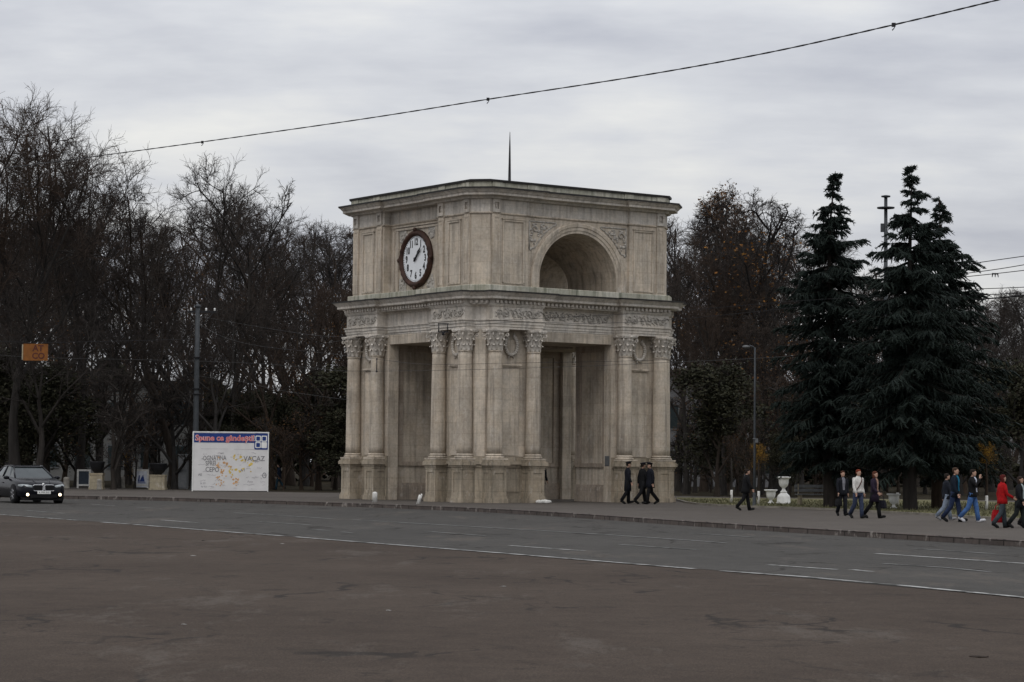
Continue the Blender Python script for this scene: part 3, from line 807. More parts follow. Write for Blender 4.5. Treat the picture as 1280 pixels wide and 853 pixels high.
pan_n, pan_w = panel(.92), panel(1.08)
for k in range(4):
    for s_ in ((-4.25, 4.25) if k % 2 == 0 else (-4.25, -2.36, 2.36, 4.25)):
        u, v = rot4([(s_, -5.05 - .002)], k)[0]
        for me_, nm in ((pil_me, 'pilaster'), (blk_me, 'frieze_block')):
            o = link_mesh(nm, me_, None, arch); o.location = (u, v, 0); o.rotation_euler = (0, 0, k*math.pi/2)
    for s_ in (-1, 1):
        u, v = rot4([(s_*(3.36 if k % 2 == 0 else 3.305), -5.05 - .002)], k)[0]
        o = link_mesh('attic_panel', pan_w if k % 2 == 0 else pan_n, None, arch); o.location = (u, v, 0); o.rotation_euler = (0, 0, k*math.pi/2)

# attic mouldings, cornice, parapet, roof
b = MB(); b.sweep(P4, [(-.01, 11.60), (.035, 11.61), (.06, 11.64), (.06, 11.67), (.012, 11.69)]); b.build('string_course', M['stone'], arch)
b = MB(); b.sweep(P4, [(.012, 11.69), (.012, 12.20), (.05, 12.21), (.05, 12.24)]); b.build('attic_frieze', M['stone_grey'], arch)
b = MB(); b.sweep(P6, [(-.3, 12.222), (.10, 12.225), (.14, 12.30), (.20, 12.32), (.40, 12.335), (.40, 12.42), (.44, 12.45), (.51, 12.53), (.55, 12.545), (.55, 12.585)])
ac_ = b.build('attic_cornice', M['stone_grey'], arch)
b = MB(); b.sweep(P6, [(.55, 12.575), (.59, 12.57), (.59, 12.635), (-.1, 12.67)]); b.build('cornice_flashing', M['flash'], ac_)
b = MB(); b.sweep(P5, [(0, 12.60), (0, 12.93)]); 
for k in range(4):
    for s_ in (-4.25, -2.5, 2.5, 4.25):
        u, v = rot4([(s_, -5.16)], k)[0]; b.box((u, v, 12.77), (.5, .05, .30) if k % 2 == 0 else (.05, .5, .30))
par = b.build('parapet', M['stone_ledge'], arch)
b = MB(); b.sweep(P5, [(-.05, 12.90), (.07, 12.90), (.08, 12.985), (-.3, 13.03), (-3.6, 13.18), (-4.4, 13.2)]); b.add([(x*.16, y*.16, 13.2) for x, y in P5], [tuple(range(len(P5)))])
b.build('roof', M['flash'], arch)
b = MB(); b.lathe([(.22, 13.15), (.20, 13.3), (.07, 13.38), (.055, 14.2), (.035, 15.2), (.012, 15.85), (.002, 15.9)], 10); b.build('spire', M['iron'], arch)
# small grey plaque on the passage jamb
b = MB(); b.box((1.866, -4.6, 1.72), (.02, .30, .42)); b.box((1.853, -4.6, 1.72), (.012, .25, .36)); b.build('plaque', M['steel'], arch)
# rubble and repairs round the foot of the near pedestals
for i, (u, v, s_) in enumerate(((-2.1, -5.62, .22), (-1.85, -5.55, .16), (-2.4, -5.66, .18))):
    b = MB(); b.ball((0, 0, .05), (s_, s_*.8, s_*.45), 7, 5, smooth=False)
    o = b.build('stone_chunk', M['whitepost']); p = AW(u, v); o.location = p; o.rotation_euler = (0, 0, i*1.3)
    tag(o, 'broken pale stone chunk at the foot of the pedestal beside the open passage', 'rubble', 'broken stones at the pedestal')

# ---- the clock on the side face
CK = empty('clock', (-(5.05 - .36) - .02, 0, 10.10), -math.pi/2); CK.parent = arch
RC = 1.22
b = MB(); n_ = 56
rings = []
for j in range(n_):
    a = 2*math.pi*j/n_; e = .03*(1 if j % 2 else 0)
    rings.append([(r*math.cos(a), d, r*math.sin(a)) for r, d in ((.97, 0), (.97, -.09), (.99, -.11), (1.02, -.14 - e), (1.08, -.17 - e), (1.15, -.15 - e), (1.19 + e*.6, -.09), (RC + e*.4, -.06), (RC, 0))])
rings.append(rings[0]); b.loft(rings, smooth=True, caps=False)
for a in (0, 90, 180, 270):
    b.ball((1.22*math.cos(R(a)), -.12, 1.22*math.sin(R(a))), (.10, .08, .10), 8, 6)
b.build('clock_rim', M['rim'], CK)
b = MB(); b.add([(.985*math.cos(2*math.pi*j/48), -.055, .985*math.sin(2*math.pi*j/48)) for j in range(48)] + [(.985*math.cos(2*math.pi*j/48), 0, .985*math.sin(2*math.pi*j/48)) for j in range(48)], [tuple(range(48)), ] + [(j, 48 + j, 48 + (j + 1) % 48, (j + 1) % 48) for j in range(48)])
dl = b.build('dial', M['dial'], CK)
ms = bmesh.new()
for h in range(1, 13):
    a = R(90 - h*30); me_ = text_mesh(str(h), .36, .004, 'CENTER', 'numeral', 0.012)
    me_.transform(Matrix.Translation((.71*math.cos(a), -.062, .71*math.sin(a))) @ Matrix.Rotation(R(90), 4, 'X') @ Matrix.Diagonal((.82, 1.12, 1, 1)))
    ms.from_mesh(me_); bpy.data.meshes.remove(me_)
for h in range(60):
    a = R(h*6); L = .07 if h % 5 == 0 else .05
    for (r0, r1) in ((.90, .90 + L),):
        P_ = []
        for r_, s_ in ((r0, -1), (r1, -1), (r1, 1), (r0, 1)): P_.append((r_*math.cos(a) - s_*.012*math.sin(a), -.060, r_*math.sin(a) + s_*.012*math.cos(a)))
        vs2 = [ms.verts.new(p) for p in P_] + [ms.verts.new((p[0], -.054, p[2])) for p in P_]
        for f_ in ((0, 1, 2, 3), (0, 4, 5, 1), (1, 5, 6, 2), (2, 6, 7, 3), (3, 7, 4, 0)): ms.faces.new([vs2[i] for i in f_])
me_ = bpy.data.meshes.new('numerals'); ms.to_mesh(me_); ms.free(); link_mesh('numerals', me_, M['ink'], CK)
def hand(nm, deg, L, wd, d):
    b = MB(); a = R(90 - deg); t = (math.cos(a), math.sin(a)); nn = (-t[1], t[0])
    P_ = []
    for r_, w_ in ((-.14, .6), (0, .7), (L*.55, 1.0), (L*.62, 1.7), (L*.72, 1.5), (L, .1)): P_.append((r_, w_*wd))
    V = []
    for dd in (d, d + .02):
        for r_, w_ in P_:
            for sg in (-1, 1): V.append((t[0]*r_ + nn[0]*w_*sg, dd, t[1]*r_ + nn[1]*w_*sg))
    m_ = len(P_)*2; F = []
    for i in range(len(P_) - 1):
        F += [(2*i, 2*i + 1, 2*i + 3, 2*i + 2), (m_ + 2*i, m_ + 2*i + 2, m_ + 2*i + 3, m_ + 2*i + 1), (2*i, 2*i + 2, m_ + 2*i + 2, m_ + 2*i), (2*i + 1, m_ + 2*i + 1, m_ + 2*i + 3, 2*i + 3)]
    b.add(V, F); b.ball((0, d, 0), (.06, .03, .06), 8, 6); b.build(nm, M['ink'], CK)
hand('hour_hand', 35, .50, .038, -.10); hand('minute_hand', 43, .66, .028, -.135)
# carved corner pieces round the clock and the moulding above it
r_ = random.Random(2)
for sx in (-1, 1):
    for sz in (-1, 1):
        b = MB(); b.box((sx*1.10, 0, 10.10 + sz*1.12), (.55, .03, .40))
        for j in range(22):
            x, z = r_.uniform(.75, 1.32), r_.uniform(.75, 1.22)
            if x*x + z*z < 1.32**2: continue
            b.ball((sx*x, -.01, 10.10 + sz*z), (r_.uniform(.04, .10), .035, r_.uniform(.04, .09)), 6, 4)
        b.build('clock_spandrel', M['carve'], arch).matrix_local = Matrix.Translation((-(5.05 - .36) - .004, 0, 0)) @ Matrix.Rotation(-math.pi/2, 4, 'Z')
b = MB()
for sg in (-1, 1): b.box((sg*1.48, -.03, 10.05), (.16, .06, 2.62)); b.box((sg*1.80, -.02, 10.05), (.10, .04, 2.62))
b.box((0, -.035, 11.42), (3.3, .07, .09)); b.box((0, -.05, 11.52), (3.7, .10, .05))
b.build('clock_surround', M['stone'], arch).matrix_local = Matrix.Translation((-(5.05 - .36) - .003, 0, 0)) @ Matrix.Rotation(-math.pi/2, 4, 'Z')
# ------------------------------------------------------------------ trees (grown level by level as arrays)
def unit(a): return a/np.maximum(np.linalg.norm(a, axis=-1, keepdims=True), 1e-9)
def grow(rs, start, d, length, r0, r1, n, wander, trop):
    """branches: start (B,3), direction (B,3), length (B,), radii (B,) -> points (B,n,3), radii (B,n)"""
    B = len(start); P = np.zeros((B, n, 3)); P[:, 0] = start; d = unit(d); st = (length/(n - 1))[:, None]
    for i in range(1, n):
        d = unit(d + rs.normal(0, wander, (B, 3)) + np.array([0, 0, 1.0])*trop)
        P[:, i] = P[:, i - 1] + d*st
    t = np.linspace(0, 1, n)[None, :]
    return P, r0[:, None] + (r1 - r0)[:, None]*t**0.9
def spawn(rs, P, Rr, L, k, t0, t1, ang, ratio, n, wander, trop, rmin, rfac=0.62, tipshort=0.5):
    B, m, _ = P.shape
    t = t0 + (t1 - t0)*((np.arange(k)[None, :] + rs.uniform(0, 1, (B, k)))/k)
    fi = t*(m - 1); i0 = np.clip(fi.astype(int), 0, m - 2); fr = (fi - i0)[..., None]
    bi = np.arange(B)[:, None]
    S = P[bi, i0]*(1 - fr) + P[bi, i0 + 1]*fr; D = unit(P[bi, i0 + 1] - P[bi, i0])
    rr = Rr[bi, i0]*(1 - fr[..., 0]) + Rr[bi, i0 + 1]*fr[..., 0]
    S, D, rr, t = S.reshape(-1, 3), D.reshape(-1, 3), rr.reshape(-1), t.reshape(-1)
    N = len(S)
    az = rs.uniform(0, 2*np.pi, B)[:, None] + np.arange(k)[None, :]*2.4 + rs.normal(0, .5, (B, k)); az = az.reshape(-1)
    ref = np.where(np.abs(D[:, 2:3]) < .9, np.array([[0, 0, 1.0]]), np.array([[1.0, 0, 0]]))
    e1 = unit(np.cross(D, ref)); e2 = np.cross(D, e1)
    an = np.clip(rs.normal(ang, ang*.25, N), .12, 1.9)
    d = D*np.cos(an)[:, None] + (e1*np.cos(az)[:, None] + e2*np.sin(az)[:, None])*np.sin(an)[:, None]
    Lc = np.repeat(L, k)*ratio*rs.uniform(.68, 1.18, N)*(1 - tipshort*(t - t0)/max(1e-6, t1 - t0))
    r0 = np.maximum(rr*rfac, rmin); r1 = np.maximum(r0*.35, rmin*.7)
    Pc, Rc = grow(rs, S, d, Lc, r0, r1, n, wander, trop)
    return Pc, Rc, Lc
def tubes(P, Rr, s):
    B, n, _ = P.shape
    T = unit(np.gradient(P, axis=1)); ref = np.where(np.abs(T[..., 2:3]) < .9, np.array([0, 0, 1.0]), np.array([1.0, 0, 0]))
    a = unit(np.cross(T, ref)); b_ = np.cross(T, a)
    th = 2*np.pi*np.arange(s)/s
    V = P[:, :, None, :] + Rr[:, :, None, None]*(a[:, :, None, :]*np.cos(th)[None, None, :, None] + b_[:, :, None, :]*np.sin(th)[None, None, :, None])
    base = (np.arange(B)*n*s)[:, None, None]; i = (np.arange(n - 1)*s)[None, :, None]; j = np.arange(s)[None, None, :]; j2 = (j + 1) % s
    F = np.stack([base + i + j, base + i + j2, base + i + s + j2, base + i + s + j], -1).reshape(-1, 4)
    return V.reshape(-1, 3), F
def joinq(parts):
    V, F, o = [], [], 0
    for v, f in parts: V.append(v); F.append(f + o); o += len(v)
    return np.concatenate(V), np.concatenate(F)
def leafquads(rs, C, size, stretch=1.0):
    N = len(C); a = unit(rs.normal(0, 1, (N, 3))); b_ = unit(np.cross(a, rs.normal(0, 1, (N, 3)))); s_ = rs.uniform(.6, 1.2, N)[:, None]*size
    V = np.stack([C - a*s_, C + b_*s_*.6*stretch, C + a*s_, C - b_*s_*.6*stretch + np.cross(a, b_)*s_*.3], 1)
    return V.reshape(-1, 3), np.arange(N*4).reshape(N, 4)

def bare_tree(seed, style):
    """a leafless tree of height about 1 unit = 20 m, built at real size; returns (trunk V,F), (crown V,F), twig tips"""
    rs = np.random.default_rng(seed)
    st = dict(fork=.30, limbs=7, lang=.55, lrat=.62, k=(7, 6, 6, 4), trop=.07, r=.34, H=20.0, wander=.085, t1=.97)
    st.update(style); H = st['H']
    P0, R0 = grow(rs, np.zeros((1, 3)), np.array([[st.get('lean', 0.0), 0, 1.0]]), np.array([H*st.get('trunk', .62)]), np.array([st['r']]), np.array([st['r']*.05]), 12, .05, .03)
    tt = np.linspace(0, 1, 12)[None]; R0 = st['r']*(1 - .96*tt**.6); R0[:, 0] *= 1.15; P0[:, 6:] += np.cumsum(rs.normal(0, .16, (1, 6, 3))*np.array([1, 1, .2]), axis=1)
    L0 = np.array([H*.62])
    P1_, R1, L1 = spawn(rs, P0, R0, L0, st['limbs'], st['fork'], st['t1'], st['lang'], st['lrat'], 10, st['wander'], st['trop'], .05, .66, .35)
    P2_, R2, L2 = spawn(rs, P1_, R1, L1, st['k'][0], .18, .98, .74, .52, 8, .12, st['trop']*.7, .024, .55, .42)
    P3_, R3, L3 = spawn(rs, P2_, R2, L2, st['k'][1], .15, 1.0, .74, .48, 6, .13, .035, .013, .55, .30)
    P4_, R4, L4 = spawn(rs, P3_, R3, L3, st['k'][2], .08, 1.0, .72, .50, 4, .13, .04, .0085, .6, .15)
    P5_, R5, L5 = spawn(rs, P4_, R4, L4, st['k'][3], .10, 1.0, .66, .62, 3, .12, .04, .0064, .7, .08)
    # crowns of old park trees close into rounded domes: draw the outermost shoots in towards one
    zt = np.percentile(P3_[..., 2], 97); cx_, cy_ = P3_[..., 0].mean(), P3_[..., 1].mean(); zc_ = zt*st.get('domez', .56)
    ar = np.percentile(np.hypot(P3_[..., 0] - cx_, P3_[..., 1] - cy_), 90)*1.02; cz_ = zt*1.0 - zc_
    def dome(P):
        q = (P - np.array([cx_, cy_, zc_]))/np.array([ar, ar, cz_]); up_ = P[..., 2] > zc_*.6
        r = np.linalg.norm(q, axis=-1); f = np.where((r > .8) & up_, (.8 + .30*(1 - np.exp(-(r - .8)/.30)))/np.maximum(r, 1e-6), 1.0)
        return np.array([cx_, cy_, zc_]) + q*f[..., None]*np.array([ar, ar, cz_])
    P1_, P2_ = dome(P1_), dome(P2_)
    sh = dome(P3_[:, 0]) - P3_[:, 0]; P3_ = P3_ + sh[:, None, :]      # fine shoots keep their shape and ride on the limbs
    sh = np.repeat(sh, st['k'][2], 0); P4_ = P4_ + sh[:, None, :]
    sh = np.repeat(sh, st['k'][3], 0); P5_ = P5_ + sh[:, None, :]
    tr = joinq([tubes(P0, R0, 9), tubes(P1_, R1, 7), tubes(P2_, R2, 5)])
    cr = joinq([tubes(P3_, R3, 4), tubes(P4_, R4, 3), tubes(P5_, R5, 3)])
    return tr, cr, P5_[:, -1], P2_
STY = {
 'broad':  dict(limbs=7, lang=.70, lrat=.78, fork=.30),
 'broad_': dict(limbs=8, lang=.80, lrat=.72, fork=.26, trunk=.58),
 'vase':   dict(limbs=8, lang=.52, lrat=.82, fork=.34, trunk=.52, k=(8, 7, 6, 5)),
 'lean':   dict(limbs=7, lang=.66, lrat=.80, fork=.25, lean=.16, trunk=.6),
 'fine':   dict(limbs=9, lang=.55, lrat=.60, fork=.28, k=(7, 6, 6, 4), trunk=.72, r=.26),
 'upright':dict(domez=.45, limbs=12, lang=.36, lrat=.48, fork=.16, trunk=.88, r=.24, k=(7, 5, 5, 4), trop=.10),
 'thicket':dict(domez=.4, limbs=9, lang=.55, lrat=.62, fork=.04, trunk=.75, r=.10, H=7.0, k=(6, 5, 4, 3)),
}
PROTO = {}
for i, (nm, sty) in enumerate(STY.items()):
    tr, cr, tips, p2 = bare_tree(11 + i*7, sty)
    top = max(tr[0][:, 2].max(), cr[0][:, 2].max())
    tm = np_mesh('trunk', *tr); tm.materials.append(M['bark'])
    cm = np_mesh('crown', *cr); cm.materials.append(M['twig'])
    PROTO[nm] = dict(tm=tm, cm=cm, top=top, tr=tr, cr=cr, tips=tips)
def leafy(nm, mat, frac, size, zlo=0.0, zhi=1.0, seed=1, clump=3):
    """a crown variant that still carries leaves on part of its twigs"""
    p = PROTO[nm]; rs = np.random.default_rng(seed); t = p['tips']; z = t[:, 2]/p['top']
    t = t[(z > zlo) & (z < zhi) & (rs.uniform(0, 1, len(t)) < frac)]
    C = np.repeat(t, clump, 0) + rs.normal(0, .18, (len(t)*clump, 3))
    lv = leafquads(rs, C, size); V, F = joinq([p['cr'], lv])
    mi = np.concatenate([np.zeros(len(p['cr'][1]), int), np.ones(len(lv[1]), int)])
    me = np_mesh('crown', V, F, matidx=mi); me.materials.append(M['twig']); me.materials.append(M[mat]); return me
CROWN = {
 'upright_brown': ('upright', leafy('upright', 'leaf_brown', .10, .085, .90, 1.0, 2, 2)),
 'upright_orange': ('upright', leafy('upright', 'leaf_orange', .045, .09, .25, .85, 3, 2)),
 'fine_brown': ('fine', leafy('fine', 'leaf_brown', .05, .085, 0, .80, 4, 2)),
 'broad_brown': ('broad', leafy('broad', 'leaf_brown', .035, .085, 0, .65, 5, 2)),
 'thicket_brown': ('thicket', leafy('thicket', 'leaf_brown', .10, .05, 0, 1, 6, 2)),
 'thicket_dull': ('thicket', leafy('thicket', 'leaf_dull', .9, .07, 0, 1, 7)),
 'thicket_yellow': ('thicket', leafy('thicket', 'leaf_yellow', .40, .06, .2, 1, 8, 2)),
}
for k_ in STY: CROWN[k_] = (k_, PROTO[k_]['cm'])
def tree(px, Y, top_px, var, wid=1.0, rz=None, label='', group=None, name='bare_tree', cat='tree', zbase=0.0, h=None):
    pn, cme = CROWN[var]; p = PROTO[pn]
    base = atY(px, 600, Y); base.z = zbase
    H = h if h is not None else atY(px, top_px, Y).z - zbase
    s_ = H/p['top']
    o = empty(name, base, random.uniform(0, 6.28) if rz is None else rz); o.scale = (s_*wid, s_*wid, s_)
    link_mesh('trunk', p['tm'], None, o); link_mesh('crown', cme, None, o)
    return tag(o, label, cat, group)
GL, GR = 'bare trees left of the arch', 'bare trees right of the arch'
# --- the trees one can tell apart, left of the arch
tree(18, 124, 97, 'vase', .95, 0.4, 'tallest bare tree rising into the sky at the left edge', GL)
tree(100, 134, 146, 'vase', .8, 2.6, 'tall bare tree with fan shaped crown second from left edge', GL)
tree(222, 130, 200, 'lean', .95, 3.5, 'bare tree with dark leaning trunk above the utility pole', GL)
tree(292, 138, 187, 'broad_', .9, 5.2, 'wide crowned bare tree reaching highest between left trees and arch', GL)
tree(362, 150, 240, 'broad_brown', .95, 1.2, 'bare tree with spreading side branches nearest left of the arch cornice', GL)
tree(428, 158, 268, 'fine', 1.0, 2.2, 'bare tree directly behind the left corner of the arch', GL)
tree(-48, 120, 110, 'broad_', .8, 0.9, 'bare tree mostly cut off by the left edge of the view', GL)
tree(160, 150, 250, 'fine', .95, 4.0, 'thin bare tree in the dip between the fan shaped and wide crowned trees', GL)
LB = 'half hidden bare tree massed in the dark thicket left of the arch'
for (px, Y, tp, v, wd) in ((55, 140, 255, 'broad_brown', 1.0), (125, 160, 262, 'fine_brown', 1.0), (192, 165, 258, 'fine', 1.1), (246, 172, 214, 'fine', 1.1), (330, 170, 250, 'fine_brown', 1.1), (395, 182, 268, 'fine', 1.2), (455, 172, 300, 'fine', 1.1),
      (10, 170, 245, 'fine_brown', 1.1), (75, 182, 250, 'fine', 1.1), (-25, 150, 220, 'vase', 1.0), (146, 128, 340, 'broad_', 1.0), (270, 125, 345, 'broad_', 1.05), (340, 128, 365, 'broad_brown', 1.0), (398, 128, 350, 'fine_brown', 1.05), (48, 122, 330, 'broad_', 1.1), (310, 150, 300, 'fine_brown', 1.1), (100, 150, 290, 'broad_brown', 1.1), (215, 150, 300, 'fine_brown', 1.1), (420, 140, 330, 'broad', 1.0), (-10, 135, 290, 'broad_brown', 1.1), (180, 138, 390, 'broad_brown', 1.1), (240, 142, 350, 'broad_', 1.1), (380, 148, 310, 'broad_', 1.1)):
    tree(px, Y, tp, v, wd, None, LB, 'half hidden trees left of the arch')
# --- right of the arch
tree(846, 138, 238, 'broad', .85, 4.4, 'bare tree rising directly behind the right corner of the arch', GR)
tree(886, 150, 232, 'upright_brown', 1.2, 1.0, 'narrow tree with a few brown leaves at its tip nearest right of arch', GR)
tree(908, 152, 220, 'upright_brown', 1.15, 2.0, 'narrow tree with clustered brown leaves at the very top, highest right of arch', GR)
tree(938, 155, 246, 'upright_brown', 1.1, 3.2, 'narrow tree with sparse top leaves, between the brown and the orange tree', GR)
tree(968, 136, 236, 'upright_orange', 1.5, 4.4, 'narrow bare tree with orange leaves down its trunk beside the left spruce', GR)
tree(1000, 158, 262, 'fine', 1.0, 5.0, 'bare tree partly hidden behind the left spruce', GR)
tree(1256, 205, 352, 'fine', 1.3, .3, 'bare tree under the wires at the far right edge', GR)
RB_ = 'half hidden bare tree massed in the dark thicket between arch and spruces'
for (px, Y, tp, v, wd) in ((865, 170, 262, 'fine', 1.2), (900, 165, 270, 'fine_brown', 1.2), (930, 175, 262, 'fine', 1.2), (960, 172, 270, 'fine_brown', 1.2), (985, 140, 330, 'fine_brown', 1.0), (858, 124, 330, 'fine_brown', 1.1), (905, 122, 370, 'fine', 1.15), (950, 124, 390, 'fine_brown', 1.1), (880, 138, 310, 'broad_', .9), (925, 138, 330, 'broad_brown', 1.0), (820, 150, 300, 'fine', 1.1), (1030, 165, 300, 'fine', 1.2), (985, 125, 420, 'fine_brown', 1.2)):
    tree(px, Y, tp, v, wd, None, RB_, 'half hidden trees right of the arch')
RC_ = 'half hidden bare tree in the grey thicket behind and right of the spruces'
for (px, Y, tp, v, wd) in ((1065, 170, 330, 'fine', 1.2), (1100, 175, 340, 'fine', 1.2), (1145, 180, 350, 'fine', 1.2), (1190, 185, 360, 'fine', 1.2), (1222, 200, 362, 'fine', 1.3), (1285, 190, 340, 'fine', 1.3), (1240, 150, 420, 'broad_', 1.1), (1280, 145, 415, 'fine_brown', 1.2), (1205, 140, 430, 'broad_', 1.1), (1310, 165, 350, 'fine', 1.2), (1262, 165, 385, 'fine', 1.3)):
    tree(px, Y, tp, v, wd, None, RC_, 'half hidden trees behind the spruces')
# undergrowth at the foot of the trees
for i, (px, Y, hh, v) in enumerate([(x + random.uniform(-10, 10), random.uniform(122, 150), random.uniform(3.5, 8.0), random.choice(['thicket', 'thicket_brown', 'thicket_dull', 'thicket_dull'])) for x in range(-30, 460, 17)]):
    tree(px, Y, 0, v, random.uniform(1.0, 1.7), None, 'leggy dark shrub in the undergrowth left of the arch', 'undergrowth shrubs left of the arch', 'shrub', 'shrub', h=hh)
for i, (px, Y, hh, v) in enumerate([(x + random.uniform(-8, 8), random.uniform(108, 140), random.uniform(3.0, 7.0), random.choice(['thicket', 'thicket_brown', 'thicket_brown', 'thicket_dull'])) for x in range(845, 1010, 12)]):
    tree(px, Y, 0, v, random.uniform(1.0, 1.6), None, 'leggy brown shrub in the undergrowth between arch and spruces', 'undergrowth shrubs right of the arch', 'shrub', 'shrub', h=hh)
for i, (px, Y, hh, v) in enumerate([(x + random.uniform(-8, 8), random.uniform(118, 150), random.uniform(3.0, 7.0), random.choice(['thicket', 'thicket_brown', 'thicket_dull'])) for x in range(1015, 1300, 15)]):
    tree(px, Y, 0, v, random.uniform(1.0, 1.7), None, 'dark shrub in the undergrowth behind the spruces', 'undergrowth shrubs behind the spruces', 'shrub', 'shrub', h=hh)
# whitewashed saplings
def sapling(px, py, hgt, var, lab, z0=0.0):
    p0 = at(px, py, 0); pn, cme = CROWN[var]; p = PROTO[pn]; s_ = hgt/p['top']
    o = empty('sapling', p0, random.uniform(0, 6))
    b = MB(); b.tube([(0, 0, 0), (0.01, 0, .5), (.02, .01, 1.0), (.0, .02, 1.9)], [.06, .05, .045, .03], 8); b.build('trunk', M['bark'], o)
    b = MB(); b.tube([(0, 0, 0), (0.01, 0, .3), (.01, .0, .55)], [.062, .057, .053], 8); b.build('whitewash_band', M['whitepost'], o)
    c = link_mesh('crown', cme, None, o); c.location = (0, 0, 1.15); k = (hgt - 1.15)/p['top']; c.scale = (k*1.1, k*1.1, k)
    tag(o, lab, 'tree')
sapling(914, 629, 2.9, 'thicket_brown', 'young tree with whitewashed trunk and reddish twigs behind the lone walker')
sapling(1233, 638, 2.6, 'thicket_yellow', 'young tree with orange yellow leaves and white trunk behind the man in white shirt')
sapling(948, 631, 2.5, 'thicket_yellow', 'young tree with yellow leaves beside the street lamp')
sapling(1122, 633, 3.0, 'thicket', 'slender young tree with white painted trunk behind the small white urn')
p0 = at(160, 607, 0)
o = tree(160, p0.y, 0, 'thicket_yellow', .6, None, 'small yellow leaved bush left of the white poster stand', None, 'bush', 'bush', h=2.2)

# --- spruces
def spruce(px, py, top_px, rad, seed, lab, spire=.30, gap=(0, 0), bend=0.0, z_low=1.3):
    rs = np.random.default_rng(seed); p0 = at(px, py, 0) if py else None
    H = atY(px, top_px, p0.y).z
    o = empty('spruce', p0); tag(o, lab, 'tree', 'spruces right of the arch')
    n = 16; tz = np.linspace(0, H, n); off = np.stack([bend*np.clip(tz/H - .80, 0, 1)**1.5*6 + .04*np.sin(tz*.9 + seed), .05*np.cos(tz*.7 + seed), tz], 1)
    R0 = .27*(1 - tz/H)**1.1 + .012
    V, F = tubes(off[None], R0[None], 9)
    link_mesh('trunk', np_mesh('trunk', V, F), M['spruce_bark'], o)
    S, D, L = [], [], []
    z = z_low
    while z < H*.985:
        t = z/H
        prof = rad*min(.80 + .20*(1 - t), (1 - t)/spire*.80)*min(1, .62 + t*1.6)*(1 - .30*max(0, (t - .75)/.25)) + .07
        nb = int(rs.integers(5, 8)) if t < .85 else 5
        a0 = rs.uniform(0, 6.28)
        for j in range(nb):
            l = prof*rs.uniform(.72, 1.15)
            if rs.uniform() < .18: l *= .5
            if rs.uniform() < .07: l *= 1.25
            a = a0 + 6.283*j/nb + rs.normal(0, .25); zz = min(H*.99, z + rs.normal(0, .24))
            S.append((np.interp(zz, tz, off[:, 0]), np.interp(zz, tz, off[:, 1]), zz)); el = -.12 + .75*max(0, t - .55) + rs.normal(0, .08)
            D.append((math.cos(a), math.sin(a), el)); L.append(max(.18, l))
        z += (.21 + .11*t)*rs.uniform(.8, 1.25)*H/13
    S, D, L = np.array(S), unit(np.array(D)), np.array(L); B = len(S)
    m = 9; P = np.zeros((B, m, 3)); P[:, 0] = S; d = D.copy()
    for i in range(1, m):
        d = unit(d + np.array([0, 0, -.045 if i < 5 else .06]) + rs.normal(0, .05, (B, 3))); P[:, i] = P[:, i - 1] + d*(L/(m - 1))[:, None]
    Rb = np.linspace(1, .25, m)[None]*(.018 + .012*L)[:, None]
    wood = tubes(P, Rb, 4)
    # hanging sprays along each limb, each covered in short needles
    allS = []
    k = 34
    t = rs.uniform(.10, 1.0, (B, k)); fi = t*(m - 1); i0 = np.clip(fi.astype(int), 0, m - 2); fr = (fi - i0)[..., None]; bi = np.arange(B)[:, None]
    s0 = (P[bi, i0]*(1 - fr) + P[bi, i0 + 1]*fr); tg = unit(P[bi, i0 + 1] - P[bi, i0]); side = unit(np.cross(tg, np.array([0, 0, 1.0])))*np.where(rs.uniform(0, 1, (B, k, 1)) < .5, -1, 1)
    keep = (rs.uniform(0, 1, (B, k)) < np.clip(L[:, None]/1.3, .30, 1.0)).reshape(-1)
    dd = unit(tg*rs.uniform(.3, 1.0, (B, k, 1)) + side*rs.uniform(.2, 1.0, (B, k, 1)) + np.array([0, 0, -.35]))
    ll = (np.clip(.10 + L[:, None]*.14, .1, .20) + .26*np.minimum(1.6, L)[:, None]*(1.05 - .6*t))*rs.uniform(.6, 1.3, (B, k))
    s0, dd, ll = s0.reshape(-1, 3)[keep], dd.reshape(-1, 3)[keep], ll.reshape(-1)[keep]
    Pq, Rq = grow(rs, s0, dd, ll, np.full(len(s0), .062), np.full(len(s0), .02), 4, .10, -.16)
    sprays = tubes(Pq, Rq*np.array([.6, 1.0, .9, .5])[None]*1.0, 3)
    # needles sticking out of the sprays
    kk = 11
    t = rs.uniform(0, 1, (len(s0), kk)); fi = t*3; i0 = np.clip(fi.astype(int), 0, 2); fr = (fi - i0)[..., None]; bi = np.arange(len(s0))[:, None]
    c = (Pq[bi, i0]*(1 - fr) + Pq[bi, i0 + 1]*fr).reshape(-1, 3); ax = np.repeat(dd, kk, 0)
    nd = unit(ax*.8 + rs.normal(0, .6, c.shape)); wv = unit(np.cross(nd, rs.normal(0, 1, c.shape))); ln = rs.uniform(.06, .15, len(c))[:, None]; wd = rs.uniform(.012, .026, len(c))[:, None]
    nv = np.stack([c - wv*wd, c + wv*wd, c + nd*ln + wv*wd*.3, c + nd*ln - wv*wd*.3], 1).reshape(-1, 3); nf = np.arange(len(c)*4).reshape(-1, 4)
    V, F = joinq([wood, sprays, (nv, nf)])
    mi = np.concatenate([np.zeros(len(wood[1]), int), np.ones(len(sprays[1]) + len(nf), int)])
    me = np_mesh('crown', V, F, matidx=mi); me.materials.append(M['spruce_twig']); me.materials.append(M['needles'])
    link_mesh('crown', me, None, o)
    return o
spruce(1037, 634.5, 214, 2.15, 21, 'ragged dark spruce with bent tip standing left of the other two', spire=.34, bend=.30, z_low=1.9)
spruce(1138, 638, 206, 2.65, 22, 'tallest dark spruce with pointed tip beside the floodlight mast', spire=.42, z_low=1.9)
